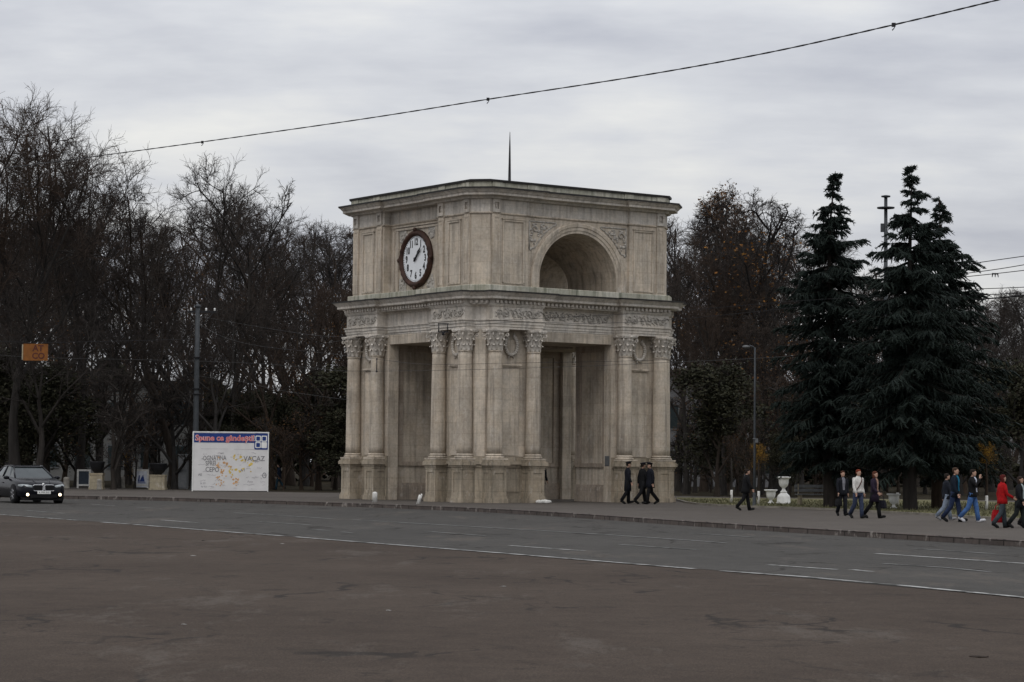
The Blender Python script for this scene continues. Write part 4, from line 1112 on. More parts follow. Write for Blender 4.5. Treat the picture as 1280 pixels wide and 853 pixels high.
spruce(1174, 636, 246, 3.05, 23, 'rightmost spruce with the shorter round tip and wide dark skirt', spire=.46, z_low=1.9)

# --- the far side of the park, one mass of trunks and twigs
rs = np.random.default_rng(77)
PV, PF = [], []
lite = []
for sd_, nm in ((5, 'fine'), (6, 'broad'), (8, 'thicket')):
    st_ = dict(STY[nm]); st_['k'] = (6, 5, 4, 2) if nm != 'thicket' else (5, 4, 3, 2)
    tr, cr, tips, _ = bare_tree(sd_, st_); lite.append(joinq([tr, cr]))
o_ = 0
for i in range(90):
    j = i % 3 if i < 60 else 2
    V, F = lite[j]; top = V[:, 2].max(); Y = rs.uniform(190, 250); px = rs.uniform(-60, 1340)
    tp = np.interp(px, [-60, 100, 250, 430, 640, 850, 1000, 1200, 1340], [250, 270, 260, 300, 330, 290, 300, 385, 365]) + rs.uniform(-12, 40)
    H = (atY(px, tp, Y).z if j < 2 else rs.uniform(6, 11)); s_ = H/top; a = rs.uniform(0, 6.28); wd = s_*(1.2 if j < 2 else 1.6)
    b_ = atY(px, 600, Y); c_, s2 = math.cos(a), math.sin(a)
    W = np.stack([(V[:, 0]*c_ - V[:, 1]*s2)*wd + b_.x, (V[:, 0]*s2 + V[:, 1]*c_)*wd + b_.y, V[:, 2]*s_], 1)
    PV.append(W); PF.append(F + o_); o_ += len(W)
wl = link_mesh('woodland', np_mesh('woodland', np.concatenate(PV), np.concatenate(PF)), M['twig'])
tag(wl, 'far dark mass of bare park trees behind everything', kind='stuff')
# leaf bank added to block bright sky gaps between the trunks: dense small leaves through a deep volume
N = 110000
Yh = rs.uniform(182, 196, N); pxh = rs.uniform(-80, 1360, N); hx = pxh/90.0
hmax = 3.6 + 4.2*np.exp(-((pxh - 200)/230)**4) + 3.0*np.exp(-((pxh - 930)/120)**4) + 1.3*np.sin(hx*1.7) + .9*np.sin(hx*4.3 + 1) + .6*np.sin(hx*9.1)
C = np.stack([(pxh - 640)*Yh/FPX, Yh, hmax*np.sqrt(rs.uniform(0, 1, N))], 1)
lv = leafquads(rs, C, .30)
hd = link_mesh('added_leaf_bank', np_mesh('added_leaf_bank', *lv, smooth=False), M['leaf_dull'])
tag(hd, 'added dark leaf bank closing sky gaps at the far back of the park', kind='stuff')
# ------------------------------------------------------------------ billboard
BB = at(287.5, 614.6, 0); 
bbW = 93.0*BB.y/FPX; bbH = atY(288, 541, BB.y).z
bo = empty('graffiti_board', BB, R(4)); tag(bo, 'white billboard with blue header strip covered in scrawled handwriting beside the utility pole', 'billboard')
b = MB(); b.box((0, .30, bbH/2 + .02), (bbW, .60, bbH - .04)); body = b.build('panel_box', M['vinyl'], bo)
b = MB(); b.box((0, .30, bbH + .02), (bbW + .06, .66, .06)); b.box((-bbW/2 - .012, -.012, bbH/2), (.05, .05, bbH)); b.box((bbW/2 + .012, -.012, bbH/2), (.05, .05, bbH)); b.build('frame', M['white'], bo)
hdH = 11.5/73*bbH
b = MB(); b.box((-.29, -.006, bbH - hdH/2 - .04), (bbW - .66, .012, hdH)); b.box((-bbW/2 - .006, .30, bbH - .55), (.012, .58, 1.05)); b.build('header', M['blue'], bo)
lm = text_mesh('Spune ce gândești!', hdH*.86, .004, 'CENTER', 'header_lettering', .010); lm.transform(Matrix.Translation((-.30, -.020, bbH - hdH*.53 - .04)) @ Matrix.Rotation(R(90), 4, 'X') @ Matrix.Diagonal((bbW*.86/ (hdH*.86*8.6), 1, 1, 1)))
xs = [v.co.x for v in lm.vertices]; sc_ = (bbW - .85)/(max(xs) - min(xs)); mid = (max(xs) + min(xs))/2
lm.transform(Matrix.Translation((-.30, 0, 0)) @ Matrix.Diagonal((sc_, 1, 1, 1)) @ Matrix.Translation((-mid, 0, 0)))
ol = lm.copy(); ol.name = 'header_outline'
link_mesh('header_lettering', lm, M['pink'], bo)
lm2 = text_mesh('Spune ce gândești!', hdH*.86, .002, 'CENTER', 'header_outline', .016); lm2.transform(Matrix.Rotation(R(90), 4, 'X'))
xs = [v.co.x for v in lm2.vertices]; sc_ = (bbW - .80)/(max(xs) - min(xs)); mid = (max(xs) + min(xs))/2
lm2.transform(Matrix.Translation((-.30, -.0145, bbH - hdH*.53 - .04)) @ Matrix.Diagonal((sc_, 1, 1, 1)) @ Matrix.Translation((-mid, 0, 0)))
link_mesh('header_outline', lm2, M['white'], bo); bpy.data.meshes.remove(ol)
# rounded four-square emblem at the right end of the header
ex, ez, es = bbW/2 - .36, bbH - .46, .30
def rrect(b, cx, cz, hw, hh, y0, y1, r=.05, **k):
    P_ = []
    for qx, qz, a0 in ((1, 1, 0), (-1, 1, 90), (-1, -1, 180), (1, -1, 270)):
        for j in range(4): a = R(a0 + j*30); P_.append((cx + qx*(hw - r) + r*math.cos(a), cz + qz*(hh - r) + r*math.sin(a)))
    n_ = len(P_); b.add([(x, y0, z) for x, z in P_] + [(x, y1, z) for x, z in P_], [tuple(range(n_))[::-1], tuple(range(n_, 2*n_))] + [(i, n_ + i, n_ + (i + 1) % n_, (i + 1) % n_) for i in range(n_)], **k)
b = MB(); rrect(b, ex + .01, ez + .02, .36, .42, -.014, 0, .08)
em = b.build('emblem', M['blue'], bo)
b = MB()
for i, j in ((-1, 1), (1, 1), (-1, -1), (1, -1)): rrect(b, ex + i*.155, ez + j*.165, .145, .155, -.019, -.015, .05)
b.build('emblem_squares', M['white'], em)
b = MB()
for i, j in ((-1, 1), (1, 1), (-1, -1)): rrect(b, ex + i*.155, ez + j*.165, .095, .105, -.024, -.020, .035)
b.build('emblem_centres', M['blue'], em)
M['ink2'] = plain('grey_marker', (.22, .215, .22), .8, 0, .3, 6)
# handwriting, splashes and small notes on the white field
def bx(px): return (px - 287.5)/94.5*bbW*1.0
def bz(py): return (614.6 - py)/73.6*bbH
def write(txt, px, py, size, m, wide=1.0):
    me_ = text_mesh(txt, size, .002, 'LEFT', 'handwriting', .004 if size > .25 else 0); me_.transform(Matrix.Translation((bx(px), -.006, bz(py))) @ Matrix.Rotation(R(90 ), 4, 'X') @ Matrix.Rotation(R(random.uniform(-2, 2)), 4, 'Z') @ Matrix.Diagonal((wide, 1, 1, 1)))
    link_mesh('handwriting', me_, M[m], bo)
write('-OGNATINA', 251, 573.5, .34, 'ink2', .66); write('VACAZ', 304, 573.5, .36, 'ink2', .92)
write('SPREI', 256, 580, .33, 'ink2', .7); write('CEPO', 256, 587.5, .35, 'ink2', .8)
for (px, py, t, s_) in ((247, 594, 'AE', .17), (250, 605, 'M ST', .13), (251, 609, 'N TU', .12), (309, 602, 'Ana', .18), (312, 605.5, 'Lucia', .12), (253, 568, 'a i o', .12), (296, 568, 'm e', .14), (318, 578, 'V S', .12)): write(t, px, py, s_, 'pen' if px < 252 else 'penlight')
write('A I', 300, 588, .20, 'pen')
def splash(px, py, r, m):
    b = MB(); n_ = 10; cx, cz = bx(px), bz(py); r_ = r
    for q in range(7):
        ox, oz = random.gauss(0, r_*.75), random.gauss(0, r_*.75); r = r_*random.uniform(.2, .55)
        P_ = [(cx + ox + r*random.uniform(.3, 1)*math.cos(6.283*i/n_), cz + oz + r*random.uniform(.3, 1)*math.sin(6.283*i/n_)) for i in range(n_)]
        d = -.003 - .0006*q
        b.add([(x, d, z) for x, z in P_] + [(x, 0, z) for x, z in P_] + [(cx + ox, d, cz + oz)], [(i, (i + 1) % n_, 2*n_) for i in range(n_)] + [(i, n_ + i, n_ + (i + 1) % n_, (i + 1) % n_) for i in range(n_)])
    b.build('splash_pattern', M[m], bo)
for (px, py, r, m) in ((274.5, 576, .16, 'orangepaint'), (276, 585, .22, 'orangepaint'), (284, 583, .18, 'orangepaint'), (295, 574, .20, 'yellowpaint'), (289, 586, .20, 'yellowpaint'), (303, 586, .22, 'yellowpaint'), (313.5, 582, .20, 'yellowpaint'), (276, 597, .20, 'orangepaint'), (295, 598, .22, 'orangepaint'), (275, 604, .12, 'orangepaint')): splash(px, py, r, m)
b = MB()
for q in range(46):      # many short scrawled lines left by passers-by
    x0, z0_ = bx(random.uniform(246, 330)), bz(random.uniform(566, 611)); b.tube([(x0 + k*random.uniform(.03, .07), -.004, z0_ + random.uniform(-.04, .04)) for k in range(random.randint(3, 7))], .007, 4, caps=True)
b.build('handwriting', M['penlight'], bo)
b = MB()
for j in range(14):
    a0, a1 = 6.283*j/14, 6.283*(j + 1)/14
    b.tube([(bx(330.5) + .09*math.cos(a), -.010, bz(594) + .13*math.sin(a)) for a in (a0, a1)], .014, 5)
b.build('handwriting', M['pen'], bo)
for (px0, px1, py) in ((250, 284, 561.5), (292, 330, 561.8)):
    b = MB(); b.box(((bx(px0) + bx(px1))/2, -.003, bz(py)), (bx(px1) - bx(px0), .006, .012)); b.build('sheet_edge', M['penlight'], bo)
# grey cabinet behind it
p = at(229, 611.5, 0); b = MB(); hh = atY(229, 569, p.y).z
b.box((0, 0, hh/2), (.52, .4, hh)); b.box((0, -.215, hh/2), (.44, .03, hh - .16)); b.box((.0, 0, hh + .025), (.58, .46, .05)); b.box((.16, -.24, hh*.55), (.03, .03, .12))
o = b.build('cabinet', M['steel']); o.location = p; tag(o, 'tall narrow grey cabinet just left of the white billboard', 'cabinet')

# ------------------------------------------------------------------ poles and lamps
def pole(name, px, py, top, r0, r1, m, lab, cat):
    p = at(px, py, 0); H = atY(px, top, p.y).z
    o = empty(name, p); tag(o, lab, cat)
    b = MB(); b.tube([(0, 0, 0), (0, 0, H*.33), (0, 0, H*.66), (0, 0, H)], [r0, r0*.67 + r1*.33, r0*.33 + r1*.67, r1], 14); b.build('pole', M[m], o)
    b = MB(); b.lathe([(r0*1.9, 0), (r0*1.9, .05), (r0*1.35, .08), (r0*1.3, .5), (r0*1.05, .55)], 14); b.build('base', M[m], o)
    return o, H
o, H = pole('utility_pole', 243.5, 613, 384, .17, .12, 'pole', 'thick grey steel wire pole rising behind the white billboard', 'pole')
b = MB(); b.lathe([(.18, H), (.19, H + .05), (.05, H + .16), (.01, H + .2)], 12); b.build('cap', M['pole'], o)
b = MB(); b.box((.25, 0, H - .25), (1.5, .08, .10)); b.tube([(.9, 0, H - .22), (.45, 0, H - .75), (.14, 0, H - 1.1)], .025, 6); b.build('crossarm', M['iron'], o)
for dx in (-.35, .45, .9):
    b = MB(); b.lathe([(.03, H - .2), (.06, H - .17), (.04, H - .13), (.06, H - .10), (.03, H - .05)], 8, (dx, 0, 0)); b.build('insulator', M['white'], o)
for z in (H*.52, H*.55, H*.72):
    b = MB(); b.lathe([(.215, z), (.225, z + .01), (.225, z + .06), (.215, z + .07)], 14); b.build('clamp', M['iron'], o)
o, H = pole('street_lamp', 943, 634, 434.5, .055, .036, 'pole', 'slim grey street lamp with one short head between arch and left spruce', 'street lamp')
b = MB(); b.tube([(0, 0, H - .05), (-.08, 0, H + .03), (-.22, 0, H + .07)], .03, 7); b.build('arm', M['pole'], o)
b = MB(); b.lathe([(.03, 0), (.08, .03), (.10, .06), (.08, .10), (.02, .12)], 10, (0, 0, 0), sx=1.6); me_ = b.build('lamp_head', M['steel'], o); me_.location = (-.34, 0, H - .04)
b = MB(); b.box((.07, -.02, 2.55), (.12, .06, .16)); b.box((0, 0, 2.62), (.14, .14, .03)); b.build('bracket', M['steel'], o)
p = atY(1107, 600, 150); p.z = 0; H = atY(1106, 245, 150).z
o = empty('floodlight_mast', p); tag(o, 'tall dark mast with two round platforms rising behind the spruces', 'mast')
b = MB(); b.tube([(0, 0, 0), (0, 0, H*.5), (0, 0, H)], [.2, .15, .11], 12); b.build('pole', M['pole'], o)
b = MB(); b.lathe([(.1, H - .12), (.30, H - .08), (.30, H), (.1, H + .04)], 16); b.build('top_plate', M['pole'], o)
z = atY(1106, 260.5, 150).z
b = MB(); b.lathe([(.14, z - .06), (.56, z - .02), (.58, z + .06), (.14, z + .08)], 20); b.build('ring_platform', M['pole'], o)
z2 = atY(1106, 285, 150).z; b = MB(); b.box((-.22, 0, z2), (.22, .2, .55)); b.build('junction_box', M['pole'], o)

# ------------------------------------------------------------------ overhead wires
def wire(pts, r, lab, m='iron', sub=10, strands=1, group='overhead wires'):
    """pts: (px, py, depth)"""
    P_ = [atY(px, py, Y) for px, py, Y in pts]; Q = []
    n_ = len(P_)
    for i in range(n_ - 1):       # Catmull-Rom through the measured points
        p0, p1, p2, p3 = P_[max(i - 1, 0)], P_[i], P_[i + 1], P_[min(i + 2, n_ - 1)]
        for j in range(sub):
            t = j/sub; Q.append(.5*((2*p1) + (-p0 + p2)*t + (2*p0 - 5*p1 + 4*p2 - p3)*t*t + (-p0 + 3*p1 - 3*p2 + p3)*t**3))
    Q.append(P_[-1]); b = MB()
    if strands == 1: b.tube(Q, r, 6)
    else:
        for s_ in range(strands):
            b.tube([q + Vector((0, math.cos(i*1.1 + s_*math.pi), math.sin(i*1.1 + s_*math.pi)))*r*.45 for i, q in enumerate(Q)], r*.75, 5)
    o = b.build('overhead_wire', M[m]); tag(o, lab, 'wire', group); return o, Q
wm_, Q = wire([(-60, 216, 47), (0, 210.5, 45), (60, 203.5, 43), (180, 187.5, 40), (300, 171, 37.5), (460, 148, 34.5), (610, 124.3, 32), (800, 95, 29), (960, 66, 27), (1120, 30.5, 25), (1252, -1, 23.5), (1300, -13, 23)], .0088, 'thick twisted cable sweeping across the whole sky above the arch', sub=22, strands=2)
for px, py, Y in ((610, 124.3, 32), (253, 178, 38.3), (1117, 31.3, 25)):
    c = atY(px, py, Y); b = MB(); b.box((c.x, c.y, c.z), (.04, .04, .04)); b.tube([(c.x, c.y, c.z), (c.x + .01, c.y, c.z - .03), (c.x - .015, c.y, c.z - .06)], [.005, .005, .007], 5); b.build('cable_clip', M['iron'], wm_)
wire([(-40, 442.5, 98), (0, 444.2, 97), (58, 447.5, 95), (206, 450.5, 92), (309, 454, 89), (385, 459.5, 87), (434, 464, 86), (520, 463.5, 83), (600, 462, 80), (740, 457.5, 78), (860, 452, 76), (940, 448.5, 75), (992, 445, 75)], .007, 'thin wire crossing low in front of the arch columns', 'wire')
wire([(245, 402, 119), (275, 419.5, 112), (320, 432, 105), (400, 441, 98), (470, 449, 91), (533, 455.5, 84), (640, 454, 80), (760, 452, 76), (860, 449, 72)], .007, 'thin dark wire running from the utility pole across the arch capitals')
wire([(245, 470, 119), (300, 477, 112), (350, 488, 106), (423, 498.5, 99), (436, 499.5, 98)], .007, 'thin wire drooping from the utility pole towards the left columns', 'wire')
wire([(245, 395, 119), (400, 420, 100), (470, 412.5, 90), (550, 406, 83), (600, 402, 80), (680, 398, 78), (830, 390, 76), (990, 377, 74), (1100, 370, 73)], .007, 'thin dark wire passing across the carved frieze of the arch')
wire([(400, 430, 100), (470, 420, 90), (560, 410, 83), (640, 403, 80), (740, 404.5, 77), (850, 399, 74), (1000, 384, 72)], .007, 'thin dark wire slanting across the architrave of the arch')
for i, (a, c, d) in enumerate((((1090, 347), (1205, 331), (1290, 319)), ((1100, 355), (1228, 339.3), (1290, 329.5)), ((1110, 356), (1230, 343.8), (1290, 337)), ((1110, 364), (1218, 361.5), (1290, 358.8)), ((1110, 372), (1216, 369.3), (1290, 365.6)), ((1110, 381), (1216, 375), (1290, 368.5)))):
    lab = ('topmost of the six wires at the right edge beside the spruces', 'second wire from the top at the right edge beside the spruces', 'third wire from the top at the right edge, with a dark fitting hanging on it', 'fourth wire from the top at the right edge beside the spruces', 'fifth wire from the top at the right edge, just above the thick lowest one', 'thickest and lowest of the six wires at the right edge beside the spruces')[i]
    o, Q = wire([(a[0], a[1], 92), (c[0], c[1], 88), (d[0], d[1], 84)], .026 if i == 5 else .016, lab)
    if i == 2:
        c = atY(1244, 341.5, 87.2); b = MB(); b.box((c.x, c.y, c.z - .03), (.22, .06, .05))
        for dx in (-.09, 0, .09): b.tube([(c.x + dx, c.y, c.z), (c.x + dx*1.3, c.y, c.z - .16)], [.03, .012], 6)
        b.build('wire_fitting', M['iron'], o)
def trolley(px, py, Y, h, lab):
    c = atY(px, py, Y); b = MB()
    for dx in (-.16, .16): b.tube([(c.x + dx, c.y, c.z + h/2), (c.x + dx, c.y, c.z - h/2)], .02, 6)
    b.box((c.x, c.y, c.z - h/2), (.40, .05, .04)); b.box((c.x, c.y, c.z + h/2), (.40, .04, .03)); b.lathe([(.04, -.07), (.06, -.03), (.04, 0), (.06, .03), (.04, .07)], 8, (c.x, c.y, c.z - h/2 - .05))
    o = b.build('wire_hanger', M['iron']); tag(o, lab, 'wire hanger')
trolley(554, 410, 83, .30, 'dark twin hanger of the trolley wires in front of the left frieze')
c = atY(471, 457, 86); b = MB(); b.tube([(c.x, c.y, c.z + .24), (c.x, c.y, c.z - .24)], .018, 6); b.ball((c.x, c.y, c.z + .24), .035, 6, 4); b.ball((c.x, c.y, c.z - .22), .04, 6, 4)
o = b.build('wire_hanger', M['iron']); tag(o, 'short dark rod hanging before the second column from left', 'wire hanger')
# orange sign on the cable
c = atY(44.5, 440.5, 94); so_ = empty('hanging_sign', c); tag(so_, 'small orange road sign hanging from a wire at the left', 'sign')
b = MB(); b.box((0, 0, 0), (1.0, .04, .68)); b.build('plate', M['orange'], so_)
b = MB()
for x0, x1, z in ((-.44, -.08, .28), (-.44, -.08, -.28)): pass
b.box((-.525, -.01, 0), (.05, .06, .62)); b.build('side_edge', M['tan'], so_)
b = MB()
for sx in (-.4, .4): b.tube([(sx, 0, .34), (sx, 0, .52)], .012, 5)
b.build('hanger', M['iron'], so_)
for txt, z, x in (('AT', .15, .10), ('CO', -.16, .12)):
    me_ = text_mesh(txt, .34, .003, 'CENTER', 'lettering', .012); me_.transform(Matrix.Translation((x, -.023, z)) @ Matrix.Rotation(R(90), 4, 'X')); link_mesh('lettering', me_, M['orangedark'], so_)
wire([(-60, 424, 94), (28, 428, 94), (61, 428.5, 94), (245, 424, 100)], .009, 'thin support wire carrying the orange sign at the left')

# ------------------------------------------------------------------ planters, bollards, poster stands at the left
def bowl_planter(px, py, wpx, hpx, lab):
    p = at(px, py, 0); s_ = p.y/FPX; W_, H_ = wpx*s_, hpx*s_
    o = empty('planter', p); tag(o, lab, 'planter', 'bowl planters on stone pedestals')
    b = MB(); b.box((0, 0, .05), (W_*1.05, W_*1.05, .10)); b.box((0, 0, H_/2 + .05), (W_*.94, W_*.94, H_ - .10)); b.box((0, 0, H_ - .03), (W_, W_, .09)); b.build('pedestal', M['tan'], o)
    b = MB(); R_ = W_*.50
    b.lathe([(R_*.45, H_ + .012), (R_*.5, H_ + .07), (R_*.75, H_ + .16), (R_*1.02, H_ + .36), (R_*1.10, H_ + .56), (R_*1.14, H_ + .60), (R_*1.10, H_ + .63), (R_*.95, H_ + .60), (R_*.9, H_ + .52), (.02, H_ + .50)], 24); b.build('bowl', M['iron'], o)
bowl_planter(197.5, 612.5, 20, 18.5, 'dark bowl planter on the broad tan stone pedestal left of the billboard')
bowl_planter(121, 612, 17, 20, 'dark bowl planter on a stone pedestal beside the dark poster stand')
M['greystone'] = plain('weathered_concrete', (.22, .205, .18), .9, 0, .3, 6)
def bollard(px, py, wpx, hpx, lab):
    p = at(px, py, 0); s_ = p.y/FPX; r = wpx*s_/2; h = hpx*s_
    b = MB(); b.lathe([(r*1.15, 0), (r*1.15, .08), (r, .12), (r*.95, h - .12), (r*1.0, h - .08), (r*.8, h - .02), (r*.3, h)], 14)
    o = b.build('bollard', M['greystone']); o.location = p; tag(o, lab, 'bollard', 'stone bollards at the park edge')
bollard(152, 610.5, 8, 15, 'short stone bollard between the yellow bush and the planter')
bollard(124, 613, 6, 14, 'short stone bollard standing in front of the left bowl planter')
bollard(83, 611.5, 8, 15, 'short stone bollard just behind the nose of the dark car')
def stand(px, py, wpx, hpx, lab, face):
    p = at(px, py, 0); s_ = p.y/FPX; W_, H_ = wpx*s_, hpx*s_
    o = empty('poster_stand', p, R(6)); tag(o, lab, 'poster stand')
    b = MB()
    for sg in (-1, 1): b.box((sg*(W_/2 - .05), 0, H_/2), (.10, .10, H_))
    b.box((0, 0, H_ - .05), (W_ - .2, .10, .10)); b.box((0, 0, .17), (W_ - .2, .10, .10)); b.build('frame', M['whitepost'], o)
    b = MB(); b.box((0, 0, H_/2 + .06), (W_ - .2, .05, H_ - .32)); b.build('poster', face, o)
    return o, W_, H_
stand(104.5, 610.5, 17, 23.5, 'poster stand with pale frame and dark blank poster at the left', plain('dark_poster', (.03, .04, .055), .6))
o, W_, H_ = stand(176.5, 610.5, 18, 23.5, 'white poster stand with dark blue figures between yellow bush and planter', plain('white_poster', (.50, .52, .58), .6))
b = MB(); b.box((0, -.03, H_/2 + .02), (W_ - .06, .02, H_ - .06)); b.build('sheet', plain('poster_sheet', (.55, .57, .63), .6), o)
b = MB()
for x, h, l in ((-.14, .36, .02), (-.05, .28, .09), (.05, .36, .03), (.15, .30, -.06)):
    b.add([(x - .05, -.044, .36), (x + .04, -.044, .36), (x + .035 + l, -.044, .36 + h), (x - .02 + l, -.044, .36 + h), (x - .05, -.041, .36), (x + .04, -.041, .36), (x + .035 + l, -.041, .36 + h), (x - .02 + l, -.041, .36 + h)], [(0, 1, 2, 3), (4, 7, 6, 5), (0, 4, 5, 1), (1, 5, 6, 2), (2, 6, 7, 3), (3, 7, 4, 0)])
b.box((.02, -.043, .30), (.42, .006, .045)); b.build('figures', M['blue'], o)
# white posts by the kerb
p = at(468.5, 628.2, 0); b = MB(); b.lathe([(.10, 0), (.10, .36), (.085, .40), (.02, .42)], 14); o = b.build('kerb_post', M['whitepost']); o.location = p; tag(o, 'short white post upright on the kerb before the left opening', 'bollard')
p = at(522.5, 630.2, 0); b = MB(); b.tube([(0, 0, -.03), (.06, 0, .22), (.10, 0, .34)], .07, 10); b.tube([(.10, 0, .34), (.16, 0, .33)], .055, 8); o = b.build('kerb_post', M['whitepost']); o.location = p; tag(o, 'short leaning white post with bent top left of the near pedestal', 'bollard')

# ------------------------------------------------------------------ white urns on the lawn
URN = [(.02, 0), (.15, 0), (.15, .05), (.09, .09), (.065, .16), (.075, .20), (.13, .23), (.19, .30), (.215, .40), (.22, .52), (.23, .56), (.30, .60), (.315, .625), (.30, .65), (.24, .64), (.20, .58), (.02, .54)]
def urn(px, py, hpx, lab, plinth=False):
    p = at(px, py, 0); s_ = p.y/FPX; o = empty('garden_urn', p); tag(o, lab, 'urn', 'white urns on the lawn'); z = .0
    if plinth:
        b = MB(); H_ = 14*s_; b.lathe([(.31*1.0, 0), (.31, .06), (.285, .10), (.275, .28), (.24, .36), (.17, .42), (.13, H_), (.02, H_)], 20); b.build('plinth', M['white'], o); z = H_
        k = (hpx - 14)*s_/.65
    else: k = hpx*s_/.65
    b = MB(); b.lathe([(r*(k if not plinth else k*.92), z + h*k) for r, h in URN], 22); b.build('urn_bowl', M['white'], o)
urn(963.5, 629.8, 17.5, 'small white garden urn on the lawn left of the taller urn')
urn(979.5, 630.2, 34, 'tall white garden urn on a rounded white plinth between lamp and spruce', True)
urn(1117, 636, 18.5, 'small white garden urn on the lawn beside the central spruce trunk')
# a low bench by the lawn and thin stakes
p = at(1018, 632.5, 0); o = empty('park_bench', p, R(8)); tag(o, 'grey park bench on the lawn right of the tall urn', 'bench')
b = MB(); 
for y in (-.16, 0, .16): b.box((0, y, .45), (1.5, .12, .04))
b.build('seat', M['steel'], o); b = MB()
for z in (.62, .78): b.box((0, .26, z), (1.5, .04, .12))
b.build('backrest', M['steel'], o)
for sg in (-1, 1):
    b = MB(); b.box((sg*.6, 0, .21), (.08, .42, .43)); b.box((sg*.6, .255, .62), (.05, .03, .5)); b.build('leg', M['tan'], o)

# ------------------------------------------------------------------ pale buildings glimpsed behind the trees
def building(px, Y, wid, hgt, rz, lab, c, floors, cols):
    p = atY(px, 600, Y); p.z = 0; o = empty('building', p, rz); tag(o, lab, 'building', None)
    b = MB(); b.box((0, 0, hgt/2), (wid, 9, hgt)); b.build('wall', plain('render_wall', c, .9, 0, .2, .6), o)
    b = MB(); b.box((0, 0, hgt + .12), (wid + .6, 9.6, .24)); b.build('roof', M['flash'], o)
    fr, pa = MB(), MB()
    me_f = MB(); me_f.box((0, 0, 0), (1.3, .10, 1.8)); me_f = me_f.mesh('window'); me_f.materials.append(M['steel'])
    me_p = MB(); me_p.box((0, -.06, 0), (1.1, .03, 1.6)); me_p = me_p.mesh('pane'); me_p.materials.append(M['glass'])
    for f in range(floors):
        for c_ in range(cols):
            w_ = link_mesh('window', me_f, None, o); w_.location = ((c_ + .5)/cols*wid - wid/2, -4.53, 1.8 + f*3.2); link_mesh('pane', me_p, None, w_)
building(150, 176, 12, 7.2, R(5), 'pale building glimpsed through the trunks far left of the arch', (.13, .13, .125), 2, 5)
building(895, 172, 9, 8.2, R(-4), 'pale grey building glimpsed through the trees right of the arch', (.15, .15, .155), 2, 4)
building(1262, 230, 16, 11, R(-6), 'grey building barely showing through the thicket at the far right', (.20, .20, .20), 3, 6)

# ------------------------------------------------------------------ the dark saloon car
hx = Vector((.46, -.888)).normalized()
fw = at(21, 629.5, ROADZ); fw2 = at(70.5, 629.2, ROADZ)
mid = (fw + fw2)/2
car = empty('car', (0, 0, ROADZ + .006), math.atan2(hx.y, hx.x)); tag(car, 'dark saloon car with lit fog lamps entering at the left edge', 'car')
LEN, WID = 5.03, 1.90
# local: +x forward, front axle at x=1.55
car.location = Vector((mid.x, mid.y, ROADZ + .006)) - Vector((hx.x, hx.y, 0))*1.55
def section(x, w_, zb, zs, zt, tw):
    """half widths: at sill, at shoulder, at top; one closed ring"""
    h = [(w_*.90, zb), (w_*.985, zb + .10), (w_*1.0, (zb + zs)/2), (w_*.985, zs - .05), (w_*.94, zs + .01), (tw, zt), (tw*.5, zt + .015)]
    r = [(x, -y, z) for y, z in h]; l = [(x, y, z) for y, z in h][::-1]
    return r + l
secs = [(-2.52, .62, .42, .80, .84, .55), (-2.46, .84, .30, .92, .96, .74), (-2.30, .91, .24, .97, 1.03, .80), (-1.60, .945, .22, .99, 1.06, .82), (-1.0, .95, .20, .98, 1.04, .84), (0, .95, .20, .96, 1.02, .84), (.75, .95, .20, .945, 1.00, .84), (1.1, .95, .22, .92, .975, .82), (1.6, .945, .22, .88, .93, .76), (2.05, .92, .22, .81, .865, .68), (2.30, .86, .22, .73, .79, .60), (2.44, .78, .22, .66, .71, .54), (2.51, .66, .27, .58, .62, .44)]
b = MB(); b.loft([section(*s_) for s_ in secs], smooth=True); b.build('body', M['carpaint'], car)
# cabin: glass below, roof above
def cab(x, w0, z0): return (x, w0, z0)
gl = MB()
low = [(-2.00, .70, 1.02), (-1.55, .80, 1.03), (-.9, .83, 1.01), (0, .835, .99), (.55, .83, .975), (1.20, .77, .950)]
upr = [(-1.25, .57, 1.365), (-1.0, .60, 1.405), (-.6, .63, 1.435), (-.2, .635, 1.44), (.05, .62, 1.43), (.30, .575, 1.375)]
ring = lambda P_: [(x, -y, z) for x, y, z in P_] + [(x, y, z) for x, y, z in P_[::-1]]
gl.loft([ring(low), ring(upr)], smooth=False, caps=False); gl.build('windows', M['glass'], car)
rf = MB(); t2 = [(-.95, .42, 1.425), (-.75, .45, 1.45), (-.45, .47, 1.465), (-.15, .47, 1.465), (.0, .46, 1.455), (.15, .43, 1.42)]
rf.loft([ring(upr), ring([(x, y + .08, z + .005) for x, y, z in t2]), ring(t2)], smooth=True); rf.build('roof', M['carpaint'], car)
pl = MB()
for sg in (-1, 1):
    for a, c, r_ in ((low[5], upr[5], .035), (low[1], upr[0], .05), ((-.35, .84, 1.0), (-.35, .638, 1.437), .03)):
        pl.tube([(a[0], sg*a[1], a[2]), ((a[0] + c[0])/2, sg*((a[1] + c[1])/2 + .012), (a[2] + c[2])/2), (c[0], sg*c[1], c[2])], r_, 6)
    pl.tube([(x, sg*(y + .012), z) for x, y, z in low], .022, 6); pl.tube([(x, sg*y, z) for x, y, z in upr], .028, 6)
pl.tube([(upr[5][0], y, upr[5][2] + .01) for y in (-.585, 0, .585)], .028, 6)
pl.build('pillars', M['carpaint'], car)
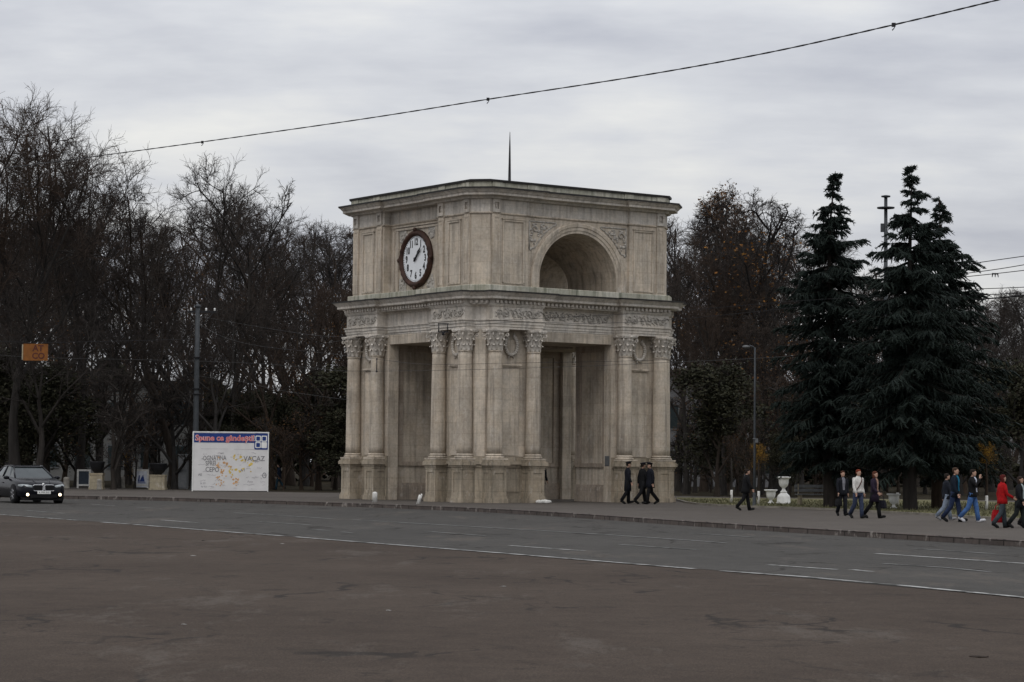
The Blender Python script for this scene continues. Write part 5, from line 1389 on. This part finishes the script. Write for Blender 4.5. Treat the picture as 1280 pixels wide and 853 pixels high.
# wheels
wt = MB(); wt.lathe([(.20, -.115), (.31, -.115), (.335, -.09), (.335, .09), (.31, .115), (.20, .115)], 28); tyre = wt.mesh('tyre'); tyre.materials.append(M['rubber'])
wr = MB(); wr.lathe([(.215, .03), (.235, .10), (.225, .118), (.205, .10), (.19, .04), (.02, .03)], 24)
for j in range(7):
    a = 6.283*j/7; wr.tube([(.05*math.cos(a), .05*math.sin(a), .085), (.13*math.cos(a), .13*math.sin(a), .095), (.215*math.cos(a), .215*math.sin(a), .10)], [.04, .032, .036], 6)
wr.lathe([(.06, .06), (.06, .10), (.02, .108)], 12); rim = wr.mesh('rim'); rim.materials.append(M['alloy'])
arm = MB(); arm.lathe([(.02, -.13), (.385, -.13), (.385, .10), (.02, .10)], 28); archm = arm.mesh('wheel_arch'); archm.materials.append(M['dark'])
for x in (1.55, -1.42):
    for sg in (-1, 1):
        wE = link_mesh('wheel', tyre, None, car); wE.location = (x, sg*.845, .335); wE.rotation_euler = (-sg*math.pi/2, 0, 0)
        link_mesh('rim', rim, None, wE); 
        a_ = link_mesh('wheel_arch', archm, None, car); a_.location = (x, sg*.862, .36); a_.rotation_euler = (-sg*math.pi/2, 0, 0)
# front: twin rounded grilles, headlamps, fog lamps, plate, badge
for sg in (-1, 1):
    b = MB()
    P_ = []
    for qx, qz, a0 in ((1, 1, 0), (-1, 1, 90), (-1, -1, 180), (1, -1, 270)):
        for j in range(4): a = R(a0 + j*30); P_.append((sg*.215 + qx*(.185 - .05) + .05*math.cos(a), .60 + qz*(.115 - .05) + .05*math.sin(a)))
    P_.append(P_[0]); b.tube([(2.505 - .10*abs(y)**1.2 - .25*(z - .60), y, z) for y, z in P_], .018, 6, caps=False); g = b.build('grille', M['chrome'], car)
    b = MB(); b.box((2.478, sg*.215, .60), (.07, .34, .20)); b.build('grille_mesh', M['dark'], g)
    b = MB(); b.tube([(2.475, sg*.44, .640), (2.41, sg*.62, .655), (2.28, sg*.80, .675), (2.12, sg*.90, .695)], [.055, .075, .07, .03], 10); b.build('headlight', plain('headlamp_glass', (.30, .33, .34), .12, 0, .3, 12, .8), car)
    b = MB(); b.tube([(2.29, sg*.50, .75), (2.16, sg*.70, .765), (2.0, sg*.83, .78)], .014, 5); b.build('headlight_trim', M['chrome'], car)
    b = MB(); b.lathe([(.055, 0), (.055, .03), (.038, .042), (.01, .046)], 14); f_ = b.build('fog_lamp', M['foglight'], car); f_.location = (2.50, sg*.63, .345); f_.rotation_euler = (0, R(90), sg*R(18))
    b = MB(); b.ball((.78, sg*1.01, .985), (.10, .12, .075), 10, 7); b.tube([(.78, sg*.88, .93), (.79, sg*.95, .95)], .03, 6); b.build('wing_mirror', M['carpaint'], car)
    b = MB(); b.box((.05, sg*.957, .78), (.22, .02, .03)); b.box((-1.0, sg*.957, .79), (.22, .02, .03)); b.build('door_handle', M['carpaint'], car)
b = MB(); b.box((2.50, 0, .29), (.05, 1.05, .13)); b.build('air_intake', M['dark'], car)
b = MB(); b.box((2.535, 0, .43), (.02, .52, .115)); plt = b.build('number_plate', M['white'], car)
me_ = text_mesh('K MA 012', .10, .002, 'CENTER', 'plate_lettering'); me_.transform(Matrix.Translation((2.547, 0, .43)) @ Matrix.Rotation(R(90), 4, 'Z') @ Matrix.Rotation(R(90), 4, 'X')); link_mesh('plate_lettering', me_, M['ink'], plt)
b = MB(); b.lathe([(.045, 0), (.045, .012), (.01, .016)], 16); e_ = b.build('badge', M['white'], car); e_.location = (2.40, 0, .745); e_.rotation_euler = (0, R(55), 0)
b = MB()
for sg in (-1, 1): b.tube([(1.12, sg*.45, .972), (1.60, sg*.40, .945), (2.10, sg*.32, .875), (2.38, sg*.27, .775)], .012, 5)
b.build('bonnet_crease', M['carpaint'], car)
b = MB(); b.box((2.0, 0, .0 + .16), (.9, 1.5, .08)); b.build('undertray', M['dark'], car)
# ------------------------------------------------------------------ people
def skin_mesh(name, pts, edges, rad, root=0):
    me = bpy.data.meshes.new(name); me.from_pydata([tuple(p) for p in pts], edges, []); o = bpy.data.objects.new(name, me); col.objects.link(o)
    md = o.modifiers.new('skin', 'SKIN'); md.use_smooth_shade = True
    for i, v in enumerate(me.skin_vertices[0].data):
        r = rad[i]; v.radius = r if isinstance(r, tuple) else (r, r); v.use_root = (i == root)
    s_ = o.modifiers.new('sub', 'SUBSURF'); s_.levels = 1; s_.render_levels = 1
    dg = bpy.context.evaluated_depsgraph_get(); m2 = bpy.data.meshes.new_from_object(o.evaluated_get(dg)); m2.name = name
    bpy.data.objects.remove(o); bpy.data.meshes.remove(me); return m2

def person(px, py, heading, hgt, label, coat=(.02, .02, .025), hem=.84, legs=(.03, .03, .04), shoe=(.012, .012, .012), shirt=None, hair=(.02, .015, .012), longhair=False, cap=False,
           stride=0.0, armsw=None, elbow=(15, 15), lean=0.0, look=0.0, skirtlike=1.0, raise_arm=None, group=None, strap=None, dz=0.0, build_=1.0, shoulder_bag=False):
    """x forward, y left; heading in degrees (0 = towards the right of the picture, -90 = towards the viewer)"""
    k = hgt/1.75; p0 = at(px, py, dz) if not isinstance(px, Vector) else px
    sw = stride; armsw = sw if armsw is None else armsw
    def leg(sgn):           # sgn +1 left leg
        a = R(sw*(1 if sgn > 0 else -1)); bend = R(6 if a >= 0 else 26)*(1 if sw else .4)
        hip = Vector((0, sgn*.095, .93)); knee = hip + Vector((math.sin(a), 0, -math.cos(a)))*.44
        c = a - bend; ank = knee + Vector((math.sin(c), 0, -math.cos(c)))*.42
        ft = R(-8 if a >= 0 else 38)*(1 if sw else 0); toe = ank + Vector((math.cos(ft), sgn*.12, -math.sin(ft) - .20)).normalized()*.19
        return hip, knee, ank, toe
    Lg = [leg(1), leg(-1)]
    low = min(min(l[2].z - .075, l[3].z - .025) for l in Lg); drop = Vector((0, 0, -low))
    Lg = [[q + drop for q in l] for l in Lg]
    dx = R(lean)
    def up(x, y, z): return Vector((x + (z - .93)*math.sin(dx), y, z)) + drop
    pel, wai, che, nec, hea = up(0, 0, .97), up(.0, 0, 1.10), up(.01, 0, 1.33), up(.0, 0, 1.485), up(.015, 0, 1.56)
    Ar = []
    for i, sgn in enumerate((1, -1)):
        a = R(-armsw*sgn*.9); e = R(elbow[i]); sh = up(0, sgn*.178*build_, 1.405)
        if raise_arm == sgn:
            el = sh + Vector((.16, sgn*.06, -.22)); wr = el + Vector((.10, -sgn*.10, .26)); hd = wr + Vector((.01, -sgn*.02, .09))
        else:
            el = sh + Vector((math.sin(a), sgn*.14, -math.cos(a))).normalized()*.29; wr = el + Vector((math.sin(a + e), sgn*.03, -math.cos(a + e))).normalized()*.25
            hd = wr + (wr - el).normalized()*.085
        Ar.append((sh, el, wr, hd))
    pts = [pel, wai, che, nec, hea]; rad = [(.105*build_, .10), (.10*build_, .09), (.125*build_, .105), .055, .06]; ed = [(0, 1), (1, 2), (2, 3), (3, 4)]
    for l in Lg:
        b0 = len(pts); pts += l; rad += [.075, .055, .042, .032]; ed += [(0, b0), (b0, b0 + 1), (b0 + 1, b0 + 2), (b0 + 2, b0 + 3)]
    for a in Ar:
        b0 = len(pts); pts += a; rad += [.055, .042, .030, (.040, .022)]; ed += [(2, b0), (b0, b0 + 1), (b0 + 1, b0 + 2), (b0 + 2, b0 + 3)]
    me = skin_mesh('person', pts, ed, rad)
    bm_ = bmesh.new(); bm_.from_mesh(me)
    # head with face, ears, and five fingers on each hand, joined into the same body mesh
    hb = MB(); hc = up(.03, 0, 1.635); cl_, sl_ = math.cos(R(look)), math.sin(R(look))
    def hp(x, y, z): return (hc.x + x*cl_ - y*sl_, hc.y + x*sl_ + y*cl_, hc.z + z)
    rings = []
    for z, rx, ry, ox in ((-.112, .020, .018, .045), (-.105, .048, .040, .030), (-.075, .076, .058, .016), (-.03, .090, .070, .004), (.02, .097, .076, -.004), (.06, .092, .073, -.010), (.09, .072, .058, -.012), (.108, .040, .034, -.012), (.114, .008, .008, -.012)):
        rings.append([hp(ox + rx*math.cos(6.2832*j/14), ry*math.sin(6.2832*j/14), z) for j in range(14)])
    hb.loft(rings)
    hb.loft([[hp(.086, w_, .015) for w_ in (-.008, .008)] + [hp(.08, 0, .03)], [hp(.112, w_, -.022) for w_ in (-.013, .013)] + [hp(.118, 0, -.012)], [hp(.084, w_, -.034) for w_ in (-.014, .014)] + [hp(.09, 0, -.036)]])
    for sg in (-1, 1):
        hb.ball(hp(-.005, sg*.078, -.005), (.018, .010, .030), 8, 5)
        hb.ball(hp(.084, sg*.030, .012), .011, 7, 5)
    hb.box(hp(.084, 0, -.062), (.012, .042, .010))
    for i, (sh, el, wr, hd) in enumerate(Ar):
        sgn = 1 if i == 0 else -1; t = (hd - wr).normalized(); s_ = Vector((1, 0, 0)); s_ = (s_ - t*s_.dot(t)).normalized(); nrm = t.cross(s_)*(-sgn)
        for j, (o_, L) in enumerate(((.027, .070), (.009, .080), (-.009, .074), (-.026, .058))):
            r0 = hd + s_*o_ - t*.012; hb.tube([r0, r0 + t*L*.5 + nrm*.006, r0 + t*L*.92 + nrm*.026], [.0095, .0088, .0068], 6)
        r0 = wr + t*.02 + s_*.030; hb.tube([r0, r0 + s_*.030 + t*.022, r0 + s_*.034 + t*.058 + nrm*.01], [.011, .010, .0075], 6)
    bt = bpy.data.meshes.new('t'); bt.from_pydata(hb.v, [], hb.f); bm_.from_mesh(bt); bpy.data.meshes.remove(bt)
    for f in bm_.faces: f.smooth = True
    bm_.to_mesh(me); bm_.free()
    me.materials.clear(); o = link_mesh('person', me, M['skin']); o.location = p0; o.rotation_euler = (0, 0, R(heading)); o.scale = (k, k, k)
    tag(o, label, 'person', group)
    def ell(c, rx, ry, n_=16, z=None): return [(c.x + rx*math.cos(6.2832*j/n_), c.y + ry*math.sin(6.2832*j/n_), c.z if z is None else z) for j in range(n_)]
    # trousers
    b = MB(); tr = 1.18
    b.loft([ell(up(0, 0, z), rx, ry) for z, rx, ry in ((.80, .125, .165), (.90, .132, .178), (1.0, .118, .165), (1.06, .110, .155))])
    for hip, kn, an, toe in Lg: b.tube([hip + Vector((0, 0, .04)), hip*.6 + kn*.4, kn, kn*.55 + an*.45, an + (kn - an).normalized()*-.015], [.102, .096, .080, .076, .074], 10)
    b.build('trousers', cloth(legs), o)
    for hip, kn, an, toe in Lg:
        b = MB(); d = (toe - an).normalized(); dn = Vector((d.x, d.y, d.z)); b.tube([an + Vector((-.055, 0, -.035)), an + Vector((0, 0, -.035)), an*.5 + toe*.5 + Vector((0, 0, -.008)), toe + Vector((0, 0, .012)), toe + dn*.045 + Vector((0, 0, .008))], [.044, .054, .052, .050, .034], 9); b.build('shoe', cloth(shoe), o)
    # coat or jacket
    b = MB(); H_ = hem; sk = skirtlike; st_ = 1 + abs(math.sin(R(sw)))*(.95 - H_)*1.6
    L_ = [(H_, .155*sk*st_, .205*sk), (H_ + (1.06 - H_)*.5, .150*sk**.5*(1 + (st_ - 1)*.4), .195*sk**.5), (1.06, .128, .172), (1.18, .132, .180), (1.32, .140, .195), (1.39, .125, .196), (1.435, .098, .160), (1.475, .072, .092), (1.515, .064, .070)]
    b.loft([ell(up(0 if z > .9 else 0, 0, z), rx*build_, ry*build_) for z, rx, ry in L_])
    for i, (sh, el, wr, hd) in enumerate(Ar):
        b.ball(sh, (.066, .062, .062), 10, 7); b.tube([sh + Vector((0, 0, .01)), sh*.5 + el*.5, el, el*.4 + wr*.6, wr], [.064, .062, .056, .051, .045], 10)
    b.build('coat', cloth(coat), o)
    if shirt is not None:
        b = MB(); rows = []
        for z, rx, w_ in ((max(1.0, H_ + .06), .150, .035), (1.12, .137, .045), (1.30, .150, .060), (1.42, .128, .062), (1.47, .100, .050), (1.505, .078, .034)):
            c = up(0, 0, z); rows.append([(c.x + rx*build_*math.sqrt(max(0, 1 - (y/.2)**2)) + e_, c.y + y, c.z) for y, e_ in ((-w_, .004), (0, .014), (w_, .004), (w_, -.02), (-w_, -.02))])
        b.loft(rows, smooth=False); b.build('shirt_front', cloth(shirt), o)
    # hair, cap
    b = MB(); rr = []
    for z, rx, ry, ox in ((-.055, .060, .070, -.045), (.0, .085, .085, -.028), (.035, .098, .088, -.016), (.075, .098, .084, -.014), (.108, .070, .062, -.014), (.125, .012, .012, -.014)):
        rr.append([hp(ox + rx*math.cos(6.2832*j/14), ry*math.sin(6.2832*j/14), z + (.022*max(0, math.cos(6.2832*j/14)) if z < .06 else 0)) for j in range(14)])
    b.loft(rr)
    if longhair: b.loft([[hp(-.035 + rx*math.cos(6.2832*j/12), ry*math.sin(6.2832*j/12), z) for j in range(12)] for z, rx, ry in ((-.20, .030, .075), (-.12, .055, .095), (-.02, .070, .095), (.05, .075, .085))])
    b.build('hair', cloth(hair), o)
    if cap:
        b = MB(); b.loft([[hp(ox + rx*math.cos(6.2832*j/18), ry*math.sin(6.2832*j/18), z + .02*math.cos(6.2832*j/18)*t_) for j in range(18)] for z, rx, ry, ox, t_ in ((.035, .103, .090, -.006, .2), (.075, .106, .094, -.006, .3), (.10, .140, .128, -.004, 1), (.118, .135, .124, -.006, 1), (.128, .06, .06, -.01, .6))])
        b.loft([[hp(.07 + .0*j, y, .040) for y in (-.07, 0, .07)] + [hp(.15 - abs(y)*.5, y, .020) for y in (.07, 0, -.07)], [hp(.07, y, .048) for y in (-.07, 0, .07)] + [hp(.15 - abs(y)*.5, y, .030) for y in (.07, 0, -.07)]], smooth=False)
        b.build('cap', cloth((.014, .014, .018)), o)
    if strap is not None:
        b = MB(); b.tube([up(.125, -.17, 1.02), up(.150, -.06, 1.16), up(.150, .03, 1.30), up(.10, .10, 1.44), up(-.02, .12, 1.475), up(-.13, .06, 1.36), up(-.135, -.08, 1.16)], .016, 6); b.build('bag_strap', cloth(strap), o)
    o['_hands'] = 0; del o['_hands']
    def world(v): c, s = math.cos(R(heading)), math.sin(R(heading)); return Vector((p0.x + k*(v.x*c - v.y*s), p0.y + k*(v.x*s + v.y*c), p0.z + k*v.z))
    return o, [world(a[3]) for a in Ar], world
def bag(pt, heading, size, c, label, strap_h=.22, name='handbag'):
    o = empty(name, pt, R(heading)); tag(o, label, 'bag')
    w_, d_, h_ = size; b = MB(); z0_ = -strap_h - h_
    b.loft([[(x*w_/2*q, y*d_/2*q2, z0_ + h_*z) for x, y in ((-1, -1), (1, -1), (1, 1), (-1, 1))] for q, q2, z in ((.92, .9, 0), (1.04, 1.1, .15), (1.0, 1.0, .6), (.86, .55, 1.0))], smooth=False); b.build('bag_body', cloth(c), o)
    b = MB(); b.tube([(-w_*.3, 0, z0_ + h_ - .01), (-w_*.26, 0, -strap_h*.35), (-w_*.1, 0, -.005), (w_*.1, 0, -.005), (w_*.26, 0, -strap_h*.35), (w_*.3, 0, z0_ + h_ - .01)], .011, 6); b.build('handle', cloth(c), o)
    return o
NAVY, BLACK = (.010, .011, .016), (.009, .009, .010)
PG = 'officers beside the arch'
person(784.5, 630.2, 5, 1.67, 'person in long dark uniform coat and peaked cap standing alone facing the other two officers', NAVY, .52, BLACK, cap=True, stride=6, group=PG, skirtlike=.95)
person(803.0, 630.4, 25, 1.68, 'person in dark uniform and cap mid stride, the middle of the three at the arch', BLACK, .66, BLACK, cap=True, stride=16, group=PG)
person(812.5, 630.6, 195, 1.68, 'person in dark uniform jacket and cap with back turned, rightmost of three officers', NAVY, .70, BLACK, cap=True, stride=14, group=PG, build_=1.12)
pz_ = AW(-1.66, -4.75); person(pz_, 0, -70, 1.68, 'person in black standing half hidden behind the pedestal inside the open passage', BLACK, .80, BLACK, group=None, elbow=(35, 50))
person(932, 638.4, 8, 1.48, 'person in black coat walking alone between the arch and the white urns', BLACK, .74, BLACK, stride=15, build_=1.12, lean=4)
o, hd6, W = person(1053, 645.2, -75, 1.43, 'person in dark suit walking at the left of the white sweater wearer', (.011, .012, .016), .80, (.014, .015, .020), shirt=(.16, .16, .18), stride=7, hair=(.05, .02, .012))
o, hd, W = person(1072.5, 648.2, -60, 1.50, 'person in white sweater and jeans with a bag strap across the chest', (.52, .50, .47), .92, (.035, .045, .080), hair=(.14, .028, .014), stride=10, strap=(.06, .02, .015), elbow=(30, 18))
o, hd, W = person(1093, 648.0, -35, 1.46, 'person in dark violet open coat walking right of the white sweater wearer', (.020, .014, .026), .62, BLACK, shirt=(.24, .15, .11), hair=(.08, .028, .016), stride=14, longhair=True, elbow=(55, 35))
bag(hd[0], -35, (.30, .14, .26), (.012, .012, .018), 'dark shoulder bag carried by the walker in the dark violet coat', .16)
bag(hd6[1], -75, (.30, .13, .24), BLACK, 'black bag hanging at the side of the walker in the dark suit', .12)
person(1183, 650.6, 5, 1.42, 'person in dark jacket and pale blue jeans walking behind the teal shirted walker', (.012, .014, .020), .80, (.16, .19, .24), shoe=(.20, .20, .21), stride=15, group=None)
person(1193.5, 652.6, -28, 1.60, 'person in dark jacket open over a teal shirt and dark jeans', (.008, .012, .020), .80, (.020, .030, .065), shirt=(.012, .12, .20), hair=(.05, .03, .02), stride=13, look=-5)
person(1215.5, 653.0, -20, 1.56, 'person in white shirt, black jacket and bright blue jeans with one hand raised', BLACK, .84, (.055, .12, .28), shoe=(.5, .5, .52), shirt=(.50, .52, .60), stride=15, raise_arm=-1)
o, hd, W = person(1253, 660.2, 12, 1.42, 'person with dark red hair in bright red coat and grey trousers at the right edge', (.30, .008, .010), .80, (.040, .050, .058), hair=(.075, .012, .010), longhair=True, stride=12, elbow=(20, 50), build_=1.05)
bag(hd[0] + Vector((-.02, 0, -.02)), 10, (.34, .16, .34), (.32, .010, .014), 'bright red handbag held by the person in the red coat', .14)
person(1274.5, 660.4, -25, 1.38, 'person in black coat over pale shirt beside the red coat at the right edge', (.010, .011, .013), .70, (.016, .020, .020), shirt=(.32, .38, .38), stride=12, longhair=True, hair=(.03, .02, .016))
person(1284, 659, 10, 1.38, 'person in black cut off by the right edge', BLACK, .75, BLACK, stride=10)
person(348.5, 612.8, 170, 1.45, 'person in dark clothes walking in the shade just right of the billboard', (.012, .020, .040), .82, (.020, .045, .065), stride=14)
